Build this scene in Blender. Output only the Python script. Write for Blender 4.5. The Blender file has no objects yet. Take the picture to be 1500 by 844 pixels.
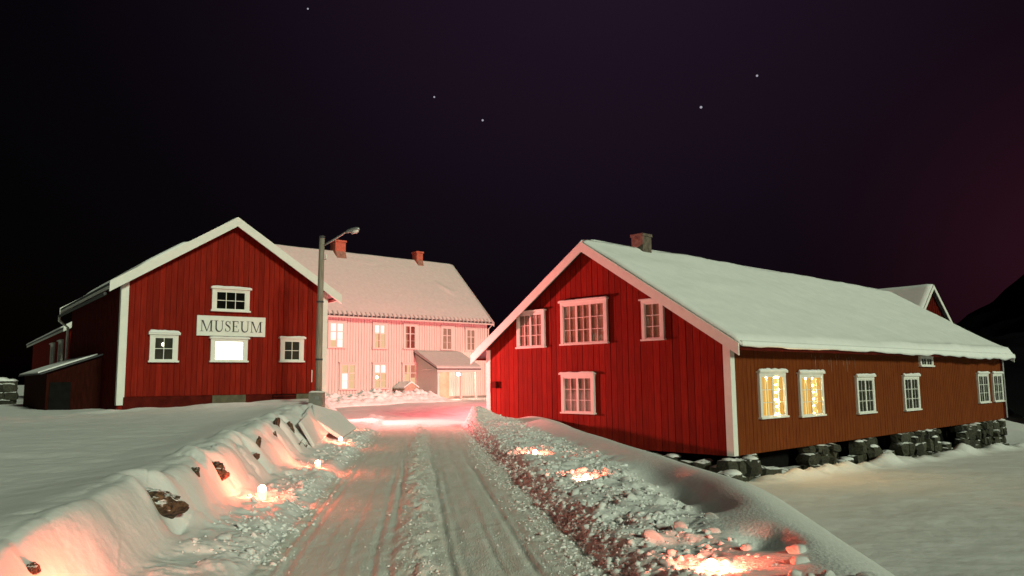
import bpy, bmesh, math, random
import numpy as np
from mathutils import Vector, Matrix
R_ = math.radians
random.seed(7); rng = np.random.default_rng(7)
scene = bpy.context.scene
COL = scene.collection
# ------------------------------------------------------------------ camera
cam_d = bpy.data.cameras.new('camera'); cam = bpy.data.objects.new('camera', cam_d); COL.objects.link(cam)
cam_d.sensor_width = 36; cam_d.lens = 36 * 1142.3 / 1500; cam_d.clip_end = 6000; cam_d.clip_start = 0.1
pitch, roll = R_(6.70), R_(0.61)
fw = Vector((0, math.cos(pitch), math.sin(pitch))); up = Vector((0, -math.sin(pitch), math.cos(pitch))); rt = Vector((1, 0, 0))
cx = math.cos(roll) * rt - math.sin(roll) * up; cy = math.sin(roll) * rt + math.cos(roll) * up; cz = -fw
m3 = Matrix((cx, cy, cz)).transposed()
cam.matrix_world = Matrix.Translation((0, 0, 1.6)) @ m3.to_4x4()
scene.camera = cam
# ------------------------------------------------------------------ world (night sky with a town glow low on the right)
SUN_EL = R_(23.0); SUN_AZ = Vector((0.62, -0.78)).normalized()
world = bpy.data.worlds.new('World'); scene.world = world; world.use_nodes = True
nt = world.node_tree; nt.nodes.clear()
def wn(t, **k):
    n = nt.nodes.new(t)
    for a, b in k.items(): setattr(n, a, b)
    return n
out = wn('ShaderNodeOutputWorld'); tc = wn('ShaderNodeTexCoord')
sky = wn('ShaderNodeTexSky', sky_type='NISHITA'); sky.sun_disc = False
sky.sun_elevation = R_(1.0); sky.sun_rotation = math.atan2(SUN_AZ.x, SUN_AZ.y)
bg1 = wn('ShaderNodeBackground'); bg1.inputs['Strength'].default_value = 0.0006
nt.links.new(sky.outputs[0], bg1.inputs['Color'])
def glow(direction, power, color, strength):
    d = wn('ShaderNodeVectorMath', operation='DOT_PRODUCT'); nt.links.new(tc.outputs['Generated'], d.inputs[0])
    d.inputs[1].default_value = Vector(direction).normalized()
    c = wn('ShaderNodeMath', operation='MAXIMUM'); nt.links.new(d.outputs['Value'], c.inputs[0]); c.inputs[1].default_value = 0
    p = wn('ShaderNodeMath', operation='POWER'); nt.links.new(c.outputs[0], p.inputs[0]); p.inputs[1].default_value = power
    b = wn('ShaderNodeBackground'); b.inputs['Color'].default_value = (*color, 1)
    s = wn('ShaderNodeMath', operation='MULTIPLY'); nt.links.new(p.outputs[0], s.inputs[0]); s.inputs[1].default_value = strength
    nt.links.new(s.outputs[0], b.inputs['Strength']); return b
g1 = glow((0.12, 0.80, 0.60), 9, (0.75, 0.37, 0.88), 0.020)
g2 = glow((0.78, 1.0, 0.14), 60, (1.0, 0.17, 0.36), 0.020)
a1 = wn('ShaderNodeAddShader'); a2 = wn('ShaderNodeAddShader')
nt.links.new(bg1.outputs[0], a1.inputs[0]); nt.links.new(g1.outputs[0], a1.inputs[1])
nt.links.new(a1.outputs[0], a2.inputs[0]); nt.links.new(g2.outputs[0], a2.inputs[1]); nt.links.new(a2.outputs[0], out.inputs[0])
# ------------------------------------------------------------------ the low cold light from behind on the right
sun_d = bpy.data.lights.new('sun', 'SUN'); sun = bpy.data.objects.new('sun', sun_d); COL.objects.link(sun)
sun_d.energy = 2.1; sun_d.angle = R_(9.0); sun_d.color = (0.88, 1.0, 0.73)
sdir = Vector((SUN_AZ.x * math.cos(SUN_EL), SUN_AZ.y * math.cos(SUN_EL), math.sin(SUN_EL)))
sun.rotation_euler = (-sdir).to_track_quat('-Z', 'Y').to_euler(); sun.location = sdir * 60
# ------------------------------------------------------------------ exposure / render
vs = scene.view_settings; vs.view_transform = 'Standard'; vs.look = 'None'; vs.exposure = 0; vs.gamma = 1; vs.use_curve_mapping = False
scene.render.engine = 'CYCLES'
cy_ = scene.cycles; cy_.use_denoising = True; cy_.max_bounces = 6; cy_.diffuse_bounces = 3; cy_.glossy_bounces = 2
cy_.transparent_max_bounces = 12; cy_.sample_clamp_indirect = 4; cy_.caustics_reflective = False; cy_.caustics_refractive = False
try: cy_.denoiser = 'OPENIMAGEDENOISE'
except Exception: pass

# ================================================================== materials
MATS = {}
def mat(name, col, rough=0.7, var=0.0, scale=6.0, bump=0.0, bscale=40.0, emit=None, estr=0.0, col2=None, stretch=(1, 1, 1), metal=0.0, detail=5.0, spec=0.5, contrast=(0.3, 0.7), coord='Object'):
    m = bpy.data.materials.new(name); m.use_nodes = True; n = m.node_tree; b = n.nodes['Principled BSDF']
    b.inputs['Roughness'].default_value = rough; b.inputs['Metallic'].default_value = metal
    b.inputs['Specular IOR Level'].default_value = spec
    b.inputs['Base Color'].default_value = (*col, 1)
    if emit: b.inputs['Emission Color'].default_value = (*emit, 1); b.inputs['Emission Strength'].default_value = estr
    if var or col2 or bump:
        t = n.nodes.new('ShaderNodeTexCoord'); mp = n.nodes.new('ShaderNodeMapping'); mp.inputs['Scale'].default_value = stretch
        n.links.new(t.outputs[coord], mp.inputs[0])
    if var or col2:
        ns = n.nodes.new('ShaderNodeTexNoise'); ns.inputs['Scale'].default_value = scale; ns.inputs['Detail'].default_value = detail
        n.links.new(mp.outputs[0], ns.inputs['Vector'])
        rp = n.nodes.new('ShaderNodeValToRGB'); rp.color_ramp.elements[0].position = contrast[0]; rp.color_ramp.elements[1].position = contrast[1]
        c2 = col2 if col2 else tuple(min(1, c * (1 + var)) for c in col); c1 = col if col2 else tuple(c * (1 - var) for c in col)
        rp.color_ramp.elements[0].color = (*c1, 1); rp.color_ramp.elements[1].color = (*c2, 1)
        n.links.new(ns.outputs['Fac'], rp.inputs[0]); n.links.new(rp.outputs[0], b.inputs['Base Color'])
    if bump:
        nb = n.nodes.new('ShaderNodeTexNoise'); nb.inputs['Scale'].default_value = bscale; nb.inputs['Detail'].default_value = 6
        n.links.new(mp.outputs[0], nb.inputs['Vector'])
        bm = n.nodes.new('ShaderNodeBump'); bm.inputs['Strength'].default_value = bump; bm.inputs['Distance'].default_value = 0.02
        n.links.new(nb.outputs['Fac'], bm.inputs['Height']); n.links.new(bm.outputs[0], b.inputs['Normal'])
    MATS[name] = m; return m
def emat(name, col, s):
    m = bpy.data.materials.new(name); m.use_nodes = True; n = m.node_tree; n.nodes.clear()
    o = n.nodes.new('ShaderNodeOutputMaterial'); e = n.nodes.new('ShaderNodeEmission'); e.inputs[0].default_value = (*col, 1); e.inputs[1].default_value = s
    n.links.new(e.outputs[0], o.inputs[0]); MATS[name] = m; return m
def per_piece(m, lo, hi):
    n = m.node_tree; b = n.nodes['Principled BSDF']; src = b.inputs['Base Color'].links[0].from_socket
    oi = n.nodes.new('ShaderNodeObjectInfo'); mr = n.nodes.new('ShaderNodeMapRange'); mr.inputs['To Min'].default_value = lo; mr.inputs['To Max'].default_value = hi
    n.links.new(oi.outputs['Random'], mr.inputs['Value']); vm = n.nodes.new('ShaderNodeVectorMath'); vm.operation = 'SCALE'
    n.links.new(src, vm.inputs[0]); n.links.new(mr.outputs[0], vm.inputs['Scale']); n.links.new(vm.outputs[0], b.inputs['Base Color'])
def snow_top(m, lo, hi):
    n = m.node_tree; b = n.nodes['Principled BSDF']; src = b.inputs['Base Color'].links[0].from_socket
    g = n.nodes.new('ShaderNodeNewGeometry'); sp = n.nodes.new('ShaderNodeSeparateXYZ'); n.links.new(g.outputs['True Normal'], sp.inputs[0])
    ns = n.nodes.new('ShaderNodeTexNoise'); ns.inputs['Scale'].default_value = 9; ns.inputs['Detail'].default_value = 5; n.links.new(g.outputs['Position'], ns.inputs['Vector'])
    ad = n.nodes.new('ShaderNodeMath'); ad.operation = 'MULTIPLY_ADD'; n.links.new(ns.outputs['Fac'], ad.inputs[0]); ad.inputs[1].default_value = .8; n.links.new(sp.outputs['Z'], ad.inputs[2])
    mr = n.nodes.new('ShaderNodeMapRange'); mr.inputs['From Min'].default_value = lo; mr.inputs['From Max'].default_value = hi; n.links.new(ad.outputs[0], mr.inputs['Value'])
    mx = n.nodes.new('ShaderNodeMix'); mx.data_type = 'RGBA'; n.links.new(mr.outputs[0], mx.inputs['Factor']); n.links.new(src, mx.inputs[6]); mx.inputs[7].default_value = (.84, .84, .84, 1); n.links.new(mx.outputs[2], b.inputs['Base Color'])
snow = mat('snow', (0.86, 0.86, 0.86), 0.75, var=0.03, scale=3, bump=0.35, bscale=14, spec=0.25)
snow_rough = mat('snow_rough', (0.86, 0.86, 0.86), 0.75, var=0.05, scale=9, bump=0.6, bscale=30, spec=0.25)
dimmed_thin_snow = mat('dimmed_thin_snow_on_tiles', (0.58, 0.53, 0.52), 0.8, col2=(0.64, 0.60, 0.58), scale=5, bump=0.4, bscale=16, spec=0.2)  # thin roof snow, its weaker sunlight and pink glow put into the colour
road_m = mat('road_snow', (0.80, 0.78, 0.72), 0.7, col2=(0.90, 0.89, 0.86), scale=2.2, stretch=(2.6, 0.55, 1), bump=0.5, bscale=26, spec=0.35, contrast=(0.32, 0.68))
red = mat('red_paint', (0.190, 0.010, 0.005), 0.8, col2=(0.27, 0.018, 0.009), scale=3.0, stretch=(6, 6, 0.6), bump=0.15, bscale=30, spec=0.08)
red_lit_yellow = mat('red_paint_lit_yellow', (0.135, 0.028, 0.007), 0.65, col2=(0.190, 0.045, 0.010), scale=2.0, stretch=(4, 4, 0.7), bump=0.2, bscale=30, spec=0.08)  # red paint with the yellow light tinted into its colour
per_piece(red, .80, 1.15)
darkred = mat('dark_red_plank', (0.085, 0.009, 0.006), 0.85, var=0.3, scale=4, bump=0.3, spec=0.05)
white = mat('white_paint', (0.78, 0.77, 0.73), 0.55, var=0.04, scale=5, bump=0.08, spec=0.3)
cream = mat('dimmed_house_white', (0.64, 0.56, 0.53), 0.6, var=0.04, scale=2, stretch=(3, 3, .5), bump=0.1, spec=0.3)  # house paint darkened and tinted pink in place of weaker sunlight there
wood = mat('weathered_wood', (0.20, 0.165, 0.13), 0.8, col2=(0.36, 0.31, 0.26), scale=5, stretch=(6, 6, 0.5), bump=0.4, bscale=30)
stone = mat('stone', (0.014, 0.013, 0.009), 0.9, col2=(0.075, 0.070, 0.046), scale=4, bump=0.8, bscale=12)
per_piece(stone, .45, 1.4); snow_top(stone, 1.15, 1.3)
rock_m = mat('brown_rock', (0.022, 0.013, 0.008), 0.9, col2=(0.17, 0.10, 0.055), scale=5, bump=1.0, bscale=9, contrast=(.38, .62))
snow_top(rock_m, 1.12, 1.22)
concrete = mat('concrete', (0.22, 0.205, 0.18), 0.85, var=0.2, scale=6, bump=0.4)
oldcon = mat('mossy_concrete', (0.11, 0.095, 0.06), 0.9, var=0.3, scale=5, bump=0.5)
brick = mat('brick', (0.30, 0.075, 0.04), 0.85, col2=(0.42, 0.13, 0.08), scale=6, bump=0.6, bscale=20)
slate = mat('slate', (0.05, 0.05, 0.055), 0.7, var=0.3, scale=6, bump=0.3)
metal = mat('galvanised_metal', (0.45, 0.45, 0.45), 0.45, var=0.1, scale=8, metal=0.7)
black = mat('black_letter', (0.02, 0.018, 0.018), 0.6, var=0.2, scale=20)
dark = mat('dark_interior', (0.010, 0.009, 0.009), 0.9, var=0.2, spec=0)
curtain = mat('pale_curtain', (0.56, 0.43, 0.36), 0.9, col2=(0.30, 0.20, 0.16), scale=3, stretch=(5, 5, .4))
curtain_b = mat('brown_blind', (0.55, 0.32, 0.23), 0.9, col2=(0.44, 0.24, 0.17), scale=2)
glassdark = mat('dark_room', (0.03, 0.028, 0.022), 0.9, col2=(0.07, 0.06, 0.045), scale=2)
forest = mat('dark_hillside', (0.004, 0.004, 0.005), 0.95, spec=0.0, col2=(0.012, 0.012, 0.013), scale=0.05, detail=8)
lampglass = mat('lamp_glass', (0.75, 0.72, 0.70), 0.25, var=0.05, scale=8)
redcup = mat('red_cup', (0.6, 0.05, 0.03), 0.3, emit=(1, 0.16, 0.06), estr=14.0)
shaded_red = mat('shaded_red_plank', (0.028, 0.006, 0.004), 0.9, var=0.3, scale=4, stretch=(4, 4, .6), bump=0.4, spec=0.03)  # red planks of the lean-to with its shade put into the colour
frost = mat('thin_frost', (0.34, 0.20, 0.15), 0.9, col2=(0.22, 0.07, 0.03), scale=14)
twig_m = mat('dry_stalk', (0.10, 0.06, 0.035), 0.9, var=0.3, scale=10)
flame_m = emat('flame', (1, 0.115, 0.06), 820)
lit_white = emat('lit_white_blind', (1, 0.80, 0.70), 12.0)
lit_warm = emat('lit_warm_room', (1, 0.68, 0.19), 1.35)
lit_warm2 = emat('lit_amber_curtain', (1, 0.50, 0.09), 1.0)
bulb_m = emat('fairy_bulb', (1, 0.55, 0.18), 650)
bulb_w = emat('bulb', (1, 0.9, 0.7), 12)
lit_house = emat('lit_house_room', (1, 0.90, 0.78), 1.6)
lit_house2 = emat('lit_house_amber', (1, 0.62, 0.34), 1.1)
lit_house3 = emat('lit_house_red', (1, 0.30, 0.20), 0.75)
porch_m = emat('porch_bulb', (1, 0.50, 0.36), 800)
star_m = emat('star_light', (0.75, 0.72, 0.85), 0.5)
gm = bpy.data.materials.new('pane_glass'); gm.use_nodes = True; n = gm.node_tree; n.nodes.clear()
o_ = n.nodes.new('ShaderNodeOutputMaterial'); mx = n.nodes.new('ShaderNodeMixShader'); tr = n.nodes.new('ShaderNodeBsdfTransparent'); gl = n.nodes.new('ShaderNodeBsdfGlossy')
gl.inputs['Roughness'].default_value = 0.04; gl.inputs['Color'].default_value = (.9, .9, .9, 1); tr.inputs[0].default_value = (.93, .94, .93, 1)
fr = n.nodes.new('ShaderNodeLayerWeight'); fr.inputs[0].default_value = 0.5
pw_ = n.nodes.new('ShaderNodeMath'); pw_.operation = 'POWER'; n.links.new(fr.outputs['Facing'], pw_.inputs[0]); pw_.inputs[1].default_value = 4.0
ma_ = n.nodes.new('ShaderNodeMath'); ma_.operation = 'MULTIPLY_ADD'; n.links.new(pw_.outputs[0], ma_.inputs[0]); ma_.inputs[1].default_value = 0.5; ma_.inputs[2].default_value = 0.04
n.links.new(ma_.outputs[0], mx.inputs[0]); n.links.new(tr.outputs[0], mx.inputs[1]); n.links.new(gl.outputs[0], mx.inputs[2]); n.links.new(mx.outputs[0], o_.inputs[0])
glass = gm

# ================================================================== helpers
def tag(o, label=None, cat=None, group=None, kind=None):
    if label: o['label'] = label
    if cat: o['category'] = cat
    if group: o['group'] = group
    if kind: o['kind'] = kind
    return o
def empty(name, loc=(0, 0, 0), rz=0, parent=None):
    o = bpy.data.objects.new(name, None); COL.objects.link(o); o.location = loc; o.rotation_euler = (0, 0, rz); o.empty_display_size = .2
    if parent: o.parent = parent
    return o
def link(name, me, parent=None, loc=None, m=None):
    o = bpy.data.objects.new(name, me); COL.objects.link(o)
    if m and not me.materials: me.materials.append(m)
    if parent: o.parent = parent
    if loc is not None: o.location = loc
    return o
class MB:
    def __init__(s): s.v = []; s.f = []
    def hexa(s, p):      # 8 points: bottom 4 loop, top 4 loop
        k = len(s.v); s.v += [tuple(q) for q in p]
        for q in ((0, 3, 2, 1), (4, 5, 6, 7), (0, 1, 5, 4), (1, 2, 6, 5), (2, 3, 7, 6), (3, 0, 4, 7)): s.f.append(tuple(k + i for i in q))
        return s
    def box(s, x0, x1, y0, y1, z0, z1, M=None):
        M = M or (lambda a, b, c: (a, b, c))
        return s.hexa([M(x0, y0, z0), M(x1, y0, z0), M(x1, y1, z0), M(x0, y1, z0), M(x0, y0, z1), M(x1, y0, z1), M(x1, y1, z1), M(x0, y1, z1)])
    def prism(s, poly, y0, y1, M=None):   # poly in (a,z), extruded along the middle axis
        M = M or (lambda a, b, c: (a, b, c)); k = len(s.v); n = len(poly)
        s.v += [tuple(M(a, y0, z)) for a, z in poly] + [tuple(M(a, y1, z)) for a, z in poly]
        s.f.append(tuple(range(k, k + n))); s.f.append(tuple(range(k + 2 * n - 1, k + n - 1, -1)))
        for i in range(n): j = (i + 1) % n; s.f.append((k + i, k + n + i, k + n + j, k + j))
        return s
    def tube(s, pts, rad, n=10, cap=True):
        pts = [Vector(p) for p in pts]; rad = rad if isinstance(rad, (list, tuple)) else [rad] * len(pts); k = len(s.v)
        for i, p in enumerate(pts):
            d = (pts[min(i + 1, len(pts) - 1)] - pts[max(i - 1, 0)]).normalized()
            a = d.cross(Vector((0.13, 0.31, 1)) if abs(d.z) < .9 else Vector((1, .2, 0))).normalized(); b = d.cross(a)
            for j in range(n):
                t = 2 * math.pi * j / n; s.v.append(tuple(p + (a * math.cos(t) + b * math.sin(t)) * rad[i]))
        for i in range(len(pts) - 1):
            for j in range(n): q = (j + 1) % n; s.f.append((k + i * n + j, k + i * n + q, k + (i + 1) * n + q, k + (i + 1) * n + j))
        if cap: s.f.append(tuple(k + j for j in range(n))[::-1]); s.f.append(tuple(k + (len(pts) - 1) * n + j for j in range(n)))
        return s
    def mesh(s, name, m, smooth=False):
        me = bpy.data.meshes.new(name); me.from_pydata(s.v, [], s.f)
        bm = bmesh.new(); bm.from_mesh(me); bmesh.ops.recalc_face_normals(bm, faces=bm.faces); bm.to_mesh(me); bm.free()
        if m: me.materials.append(m)
        if smooth: me.polygons.foreach_set('use_smooth', [True] * len(me.polygons))
        me.update(); return me
    def build(s, name, m, parent=None, smooth=False):
        return link(name, s.mesh(name, m, smooth), parent)
def npmesh(name, V, F, m, smooth=True):
    me = bpy.data.meshes.new(name); V = np.asarray(V, np.float32); F = np.asarray(F, np.int32); k = F.shape[1]
    me.vertices.add(len(V)); me.vertices.foreach_set('co', V.ravel()); me.loops.add(F.size); me.loops.foreach_set('vertex_index', F.ravel())
    me.polygons.add(len(F)); me.polygons.foreach_set('loop_start', np.arange(0, F.size, k, dtype=np.int32)); me.polygons.foreach_set('loop_total', np.full(len(F), k, np.int32))
    me.update(calc_edges=True); me.validate()
    if smooth: me.polygons.foreach_set('use_smooth', np.ones(len(F), bool))
    me.materials.append(m); return me
# ---- noise
def _h(ix, iy, s):
    n = (ix.astype(np.int64) * 374761393 + iy.astype(np.int64) * 668265263 + s * 982451653) & 0x7fffffff
    n = ((n ^ (n >> 13)) * 1274126177) & 0x7fffffff
    return ((n ^ (n >> 16)) & 0xffff) / 65535.0
def vn(x, y, s=0):
    x = np.asarray(x, float); y = np.asarray(y, float); x, y = np.broadcast_arrays(x, y)
    ix = np.floor(x); iy = np.floor(y); fx = x - ix; fy = y - iy; fx = fx * fx * fx * (fx * (fx * 6 - 15) + 10); fy = fy * fy * fy * (fy * (fy * 6 - 15) + 10)
    a = _h(ix, iy, s); b = _h(ix + 1, iy, s); c = _h(ix, iy + 1, s); d = _h(ix + 1, iy + 1, s)
    return (a * (1 - fx) + b * fx) * (1 - fy) + (c * (1 - fx) + d * fx) * fy
def fbm(x, y, s=0, o=4):
    r = 0; a = .5; f = 1
    for i in range(o): r = r + a * vn(x * f + 17.3 * i, y * f - 9.1 * i, s + i); a *= .5; f *= 2.03
    return r / (1 - .5 ** o)
def worley(x, y, s=0):
    ix = np.floor(x); iy = np.floor(y); best = np.full(np.shape(x), 9.0); tone = np.zeros(np.shape(x))
    for dx in (-1, 0, 1):
        for dy in (-1, 0, 1):
            cx_, cy_ = ix + dx, iy + dy; d = (x - cx_ - .15 - .7 * _h(cx_, cy_, s)) ** 2 + (y - cy_ - .15 - .7 * _h(cx_, cy_, s + 7)) ** 2
            tone = np.where(d < best, _h(cx_, cy_, s + 13), tone); best = np.minimum(best, d)
    return np.sqrt(best), tone
def S(a, b, x): t = np.clip((x - a) / (b - a), 0, 1); return t * t * (3 - 2 * t)
def mix(a, b, t): return a * (1 - t) + b * t

# ================================================================== terrain
def road_x(y): return -0.73 - 0.12 * (y - 6.7)
RBX, RBY = 6.05, 21.83          # near corner of the long red house
def terrain(x, y):
    t = x - road_x(y) + 0.05 * (vn(y * .5, y * 0, 5) - .5)
    a = (x - RBX) * -.685 + (y - RBY) * .728; l = (x - RBX) * .728 + (y - RBY) * .685
    q = (x + 6.3) * .797 + (y - 26.3) * .604
    soft = .05 * (fbm(x * .35, y * .35, 11) - .5)
    court = .02 + .40 * S(30, 44, y) + .012 * np.exp(-((y - 28.6 - .1 * x) / .9) ** 2) + .09 * (fbm(x * .45, y * .9, 13) - .5) + .03 * (fbm(x * 2.5, y * 2.5, 16) - .5)
    # --- road
    wv = .10 * (vn(y * .25, 0 * y, 31) - .5); tt = t + wv
    near = 1 - S(14, 26, y)
    wind = np.exp(-((tt + .06) / .20) ** 2)
    zr = wind * (.012 + .14 * np.clip(fbm(x * 7, y * 3.5, 21, 5) - .36, 0, 1))
    for c, w, d in ((-.30, .035, .022), (-.44, .03, .016), (.24, .035, .024), (.36, .025, .012), (-1.30, .03, .02), (-1.16, .025, .014), (.95, .04, .018), (-.72, .03, .009), (.66, .03, .009)):
        zr = zr - .95 * d * np.exp(-((tt - c) / w) ** 2) * (.35 + vn(y * .8, c + 0 * y, 41)) + .8 * d * np.exp(-((tt - c - .055) / .02) ** 2) * vn(y * 2.0, c + 3 + 0 * y, 43)
    zr = zr + .016 * (fbm(tt * 20, y * .5, 23, 3) - .5) + .018 * (fbm(x * 8, y * 5, 24, 5) - .5)
    loose = S(.95, 1.3, tt) + S(1.15, 1.4, -tt)
    zr = zr + loose * .05 * np.clip(fbm(x * 8, y * 8, 25) - .38, 0, 1)
    zr = mix(zr, court, S(27, 31, y))
    # --- left verge, stone bank and field
    L = -t; tcr = np.clip(2.62 + .04 * (y - 5), 2.4, 3.2); zcr = np.clip(.66 + .021 * (y - 5.5), .5, .96)
    lump = fbm(x * 3.6, y * 3.6, 51) + .35 * fbm(x * 9, y * 9, 52)
    verge = .10 * S(1.42, 1.75, L) + .10 * S(1.42, 1.6, L) * (1 - S(2.05, 2.35, L)) * np.clip(lump - .5, 0, 1) * 1.3 + .06 * S(1.8, 2.3, L)
    jag = .14 * (vn(y * .8, x * .3, 54) - .5) + .03 * (fbm(y * 3.1, x * 3.1, 55) - .5)
    pw = S(2.15, tcr, L + jag)
    wq, wt = worley(y * 1.55 + .3 * vn(y * 2, x * 2, 64), L * 2.1 + .3 * vn(x * 2, y * 2, 65), 56)
    wq2, _ = worley(y * 3.7, L * 4.4, 68)
    boul = np.clip(1 - (wq / .75) ** 2, 0, 1) * (.4 + .9 * wt); boul2 = np.clip(1 - (wq2 / .7) ** 2, 0, 1)
    near_face = S(0, .25, pw) * (1 - S(tcr + .1, tcr + .55, L))
    face = verge + (zcr - .16) * pw + near_face * (.35 + .65 * S(7, 11, y)) * (.11 * boul + .02 * boul2 - .06 + .03 * (fbm(x * 4, y * 4, 53, 5) - .5)) + pw * .10 * (vn(y * .7, 0 * y, 57) - .5)
    for rx, ry, rs in ((-3.28, 7.67, .26), (-3.60, 10.04, .22), (-3.90, 12.1, .20), (-4.20, 14.3, .18), (-4.42, 15.3, .18), (-4.55, 16.4, .18)):
        dd = ((y - ry) / rs) ** 2 + ((x - rx) / .34) ** 2; face = face - .16 * np.exp(-dd) * S(0, .3, pw) + .05 * np.exp(-((np.sqrt(dd) - 1.5) / .35) ** 2) * S(.3, .8, pw)
    fld = np.clip(.60 + .020 * (y - 5.5), .5, .95) + .10 * (fbm(x * .22, y * .22, 58) - .5) - .02 * np.clip(L - 3, 0, 6) + .035 * (fbm(x * .9 + .4 * y, y * 2.2, 74) - .5) + .02 * (fbm(x * 3.2, y * 3.2, 75) - .5)
    left = mix(face, fld + .05 * np.exp(-((q + 1.4) / 3) ** 2), S(tcr - .05, tcr + 1.3, L))
    wl = np.exp(-np.clip((-(x + 11.317) * .604 + (y - 22.5) * .797 + .5) / -.9, -2, 6) ** 2) * S(-1.5, .6, q + 7)   # drift at the foot of the museum wall
    left = left + .10 * wl * (vn(x * 1.6, y * 1.6, 59) - .25)
    left = mix(left, np.maximum(court, verge * .9), S(-.4, 1.9, q))
    # --- right bank and field
    ed = 1.50 + .10 * (fbm(y * 2.3, 0 * y, 61) - .5) + .09 * (fbm(y * 6, x * 5, 62) - .5)
    tc2 = np.clip(2.62 + .23 * (y - 4.8), 2.3, 3.9)
    ed = ed + .04 * (fbm(x * 7, y * 7, 72) - .5)
    rise = S(-.06, .34, t - ed)
    pile = .48 * np.exp(-(((x + 1.35) / .75) ** 2 + ((y - 27.0) / 1.3) ** 2))
    topz = .21 + .02 * S(18, 26, y) + .17 * (fbm(x * 3.1, y * 3.1, 63, 5) - .5) * (1 - S(tc2 - .9, tc2 - .3, t)) + .07 * S(tc2 - .8, tc2, t) + pile
    for hx, hy, sx, sy, d in ((2.10, 12.0, .36, 1.0, .16), (2.15, 10.4, .30, .9, .24), (2.15, 9.0, .26, .6, .18), (2.10, 6.75, .17, .34, .24), (1.03, 11.45, .22, .26, .08), (1.45, 5.95, .22, .22, .08), (.40, 15.1, .22, .32, .08)):
        topz = topz - d * np.exp(-(((x - hx) / sx) ** 2 + ((y - hy) / sy) ** 2))
    zf = -1.24 + 1.22 * S(0, 10.8, a) - .026 * np.clip(l, 0, 40) + soft * 1.6 + .06 * (fbm(x * .8, y * .8, 66) - .5) + .03 * (fbm(x * 1.1 + .5 * y, y * 2.4, 76) - .5) + .015 * (fbm(x * 4, y * 4, 77) - .5)
    zf = zf + (.75 * np.clip(fbm(l * .9, a * .5, 69) - .34, 0, 1) + .16 * vn(l * 2.2, a, 70)) * np.exp(-((a + .55) / .42) ** 2) * S(-1, 1, l) * (1 - S(24, 27, l))
    rb = mix(topz, zf, S(tc2, tc2 + 2.8, t)) + .03 * np.exp(-((t - tc2) / .3) ** 2)
    right = mix(zr, rb, rise)
    right = mix(right, np.maximum(court, pile * rise), S(27.2, 30, y) * S(7, 9.6, a))
    z = np.where(t < -1.42, mix(zr, left, S(1.42, 1.52, L)), np.where(t > 1.40, right, zr))
    far = S(70, 140, np.hypot(x, y)); z = mix(z, .4 + 0 * z, far * (1 - S(0, 30, x)))
    return z
def hz(x, y): return float(terrain(np.array([float(x)]), np.array([float(y)]))[0])
fine = np.linspace(R_(-41), R_(41), 620); rest = np.linspace(R_(41), R_(319), 64)[1:-1]
az = np.concatenate([fine, rest]); NA = len(az)
rr = np.concatenate([[.7, 1.2, 1.8], np.geomspace(2.5, 60, 640), np.geomspace(62, 4000, 36)]); NR = len(rr)
A, RR = np.meshgrid(az, rr); X = RR * np.sin(A); Y = RR * np.cos(A); Z = terrain(X, Y)
T = X - road_x(Y)
def tcl(y): return np.clip(2.62 + .04 * (y - 5), 2.4, 3.2)
def tcr_(y): return np.clip(2.62 + .23 * (y - 4.8), 2.3, 3.9)
idx = np.arange(NR * NA).reshape(NR, NA)
quads = np.stack([idx[:-1, :], np.roll(idx, -1, 1)[:-1, :], np.roll(idx, -1, 1)[1:, :], idx[1:, :]], -1)   # (NR-1,NA,4)
def fmask(vm): v = vm.ravel(); return v[quads].all(-1)
inr = (Y > 2.2) & (np.abs(A) < R_(41))
m_road = (np.abs(T) < 1.47) & inr & (Y < 29)
m_left = (T < -1.40) & (T > -(tcl(Y) + .7)) & inr & (Y < 23.5)
m_right = (T > 1.40) & (T < tcr_(Y) + .5) & inr & (Y < 27.5)
f_road = fmask(m_road); f_left = fmask(m_left) & ~f_road; f_right = fmask(m_right) & ~f_road
cover = f_road | f_left | f_right
P = np.stack([X, Y, Z], -1).reshape(-1, 3)
e_ = 1e-3 + RR * .003
NX = -(terrain(X + e_, Y) - terrain(X - e_, Y)) / (2 * e_); NY = -(terrain(X, Y + e_) - terrain(X, Y - e_)) / (2 * e_)
NRM = np.stack([NX, NY, np.ones_like(NX)], -1).reshape(-1, 3); NRM /= np.linalg.norm(NRM, axis=1, keepdims=True)
Pg = P.copy()
c0 = len(Pg); Pg = np.vstack([Pg, [[0, 0, hz(0, .01)]]])
fq = quads[~cover].reshape(-1, 4)
V = Pg; tri = np.stack([idx[0], np.roll(idx[0], -1), np.full(NA, c0)], -1)[:, ::-1]
me = bpy.data.meshes.new('ground')
F4 = fq; allF = [tuple(q) for q in tri.tolist()]
nl = F4.size + tri.size; me.vertices.add(len(V)); me.vertices.foreach_set('co', V.astype(np.float32).ravel())
me.loops.add(nl); me.loops.foreach_set('vertex_index', np.concatenate([F4.ravel(), tri.ravel()]).astype(np.int32))
npoly = len(F4) + len(tri); me.polygons.add(npoly)
me.polygons.foreach_set('loop_start', np.concatenate([np.arange(len(F4)) * 4, len(F4) * 4 + np.arange(len(tri)) * 3]).astype(np.int32))
me.polygons.foreach_set('loop_total', np.concatenate([np.full(len(F4), 4), np.full(len(tri), 3)]).astype(np.int32))
me.update(calc_edges=True); me.validate(); me.polygons.foreach_set('use_smooth', np.ones(npoly, bool)); me.materials.append(snow)
me.normals_split_custom_set_from_vertices(np.vstack([NRM, [[0, 0, 1]]]).tolist())
tag(link('snowy_ground', me), 'snow covered ground around the houses', None, kind='structure')
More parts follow.
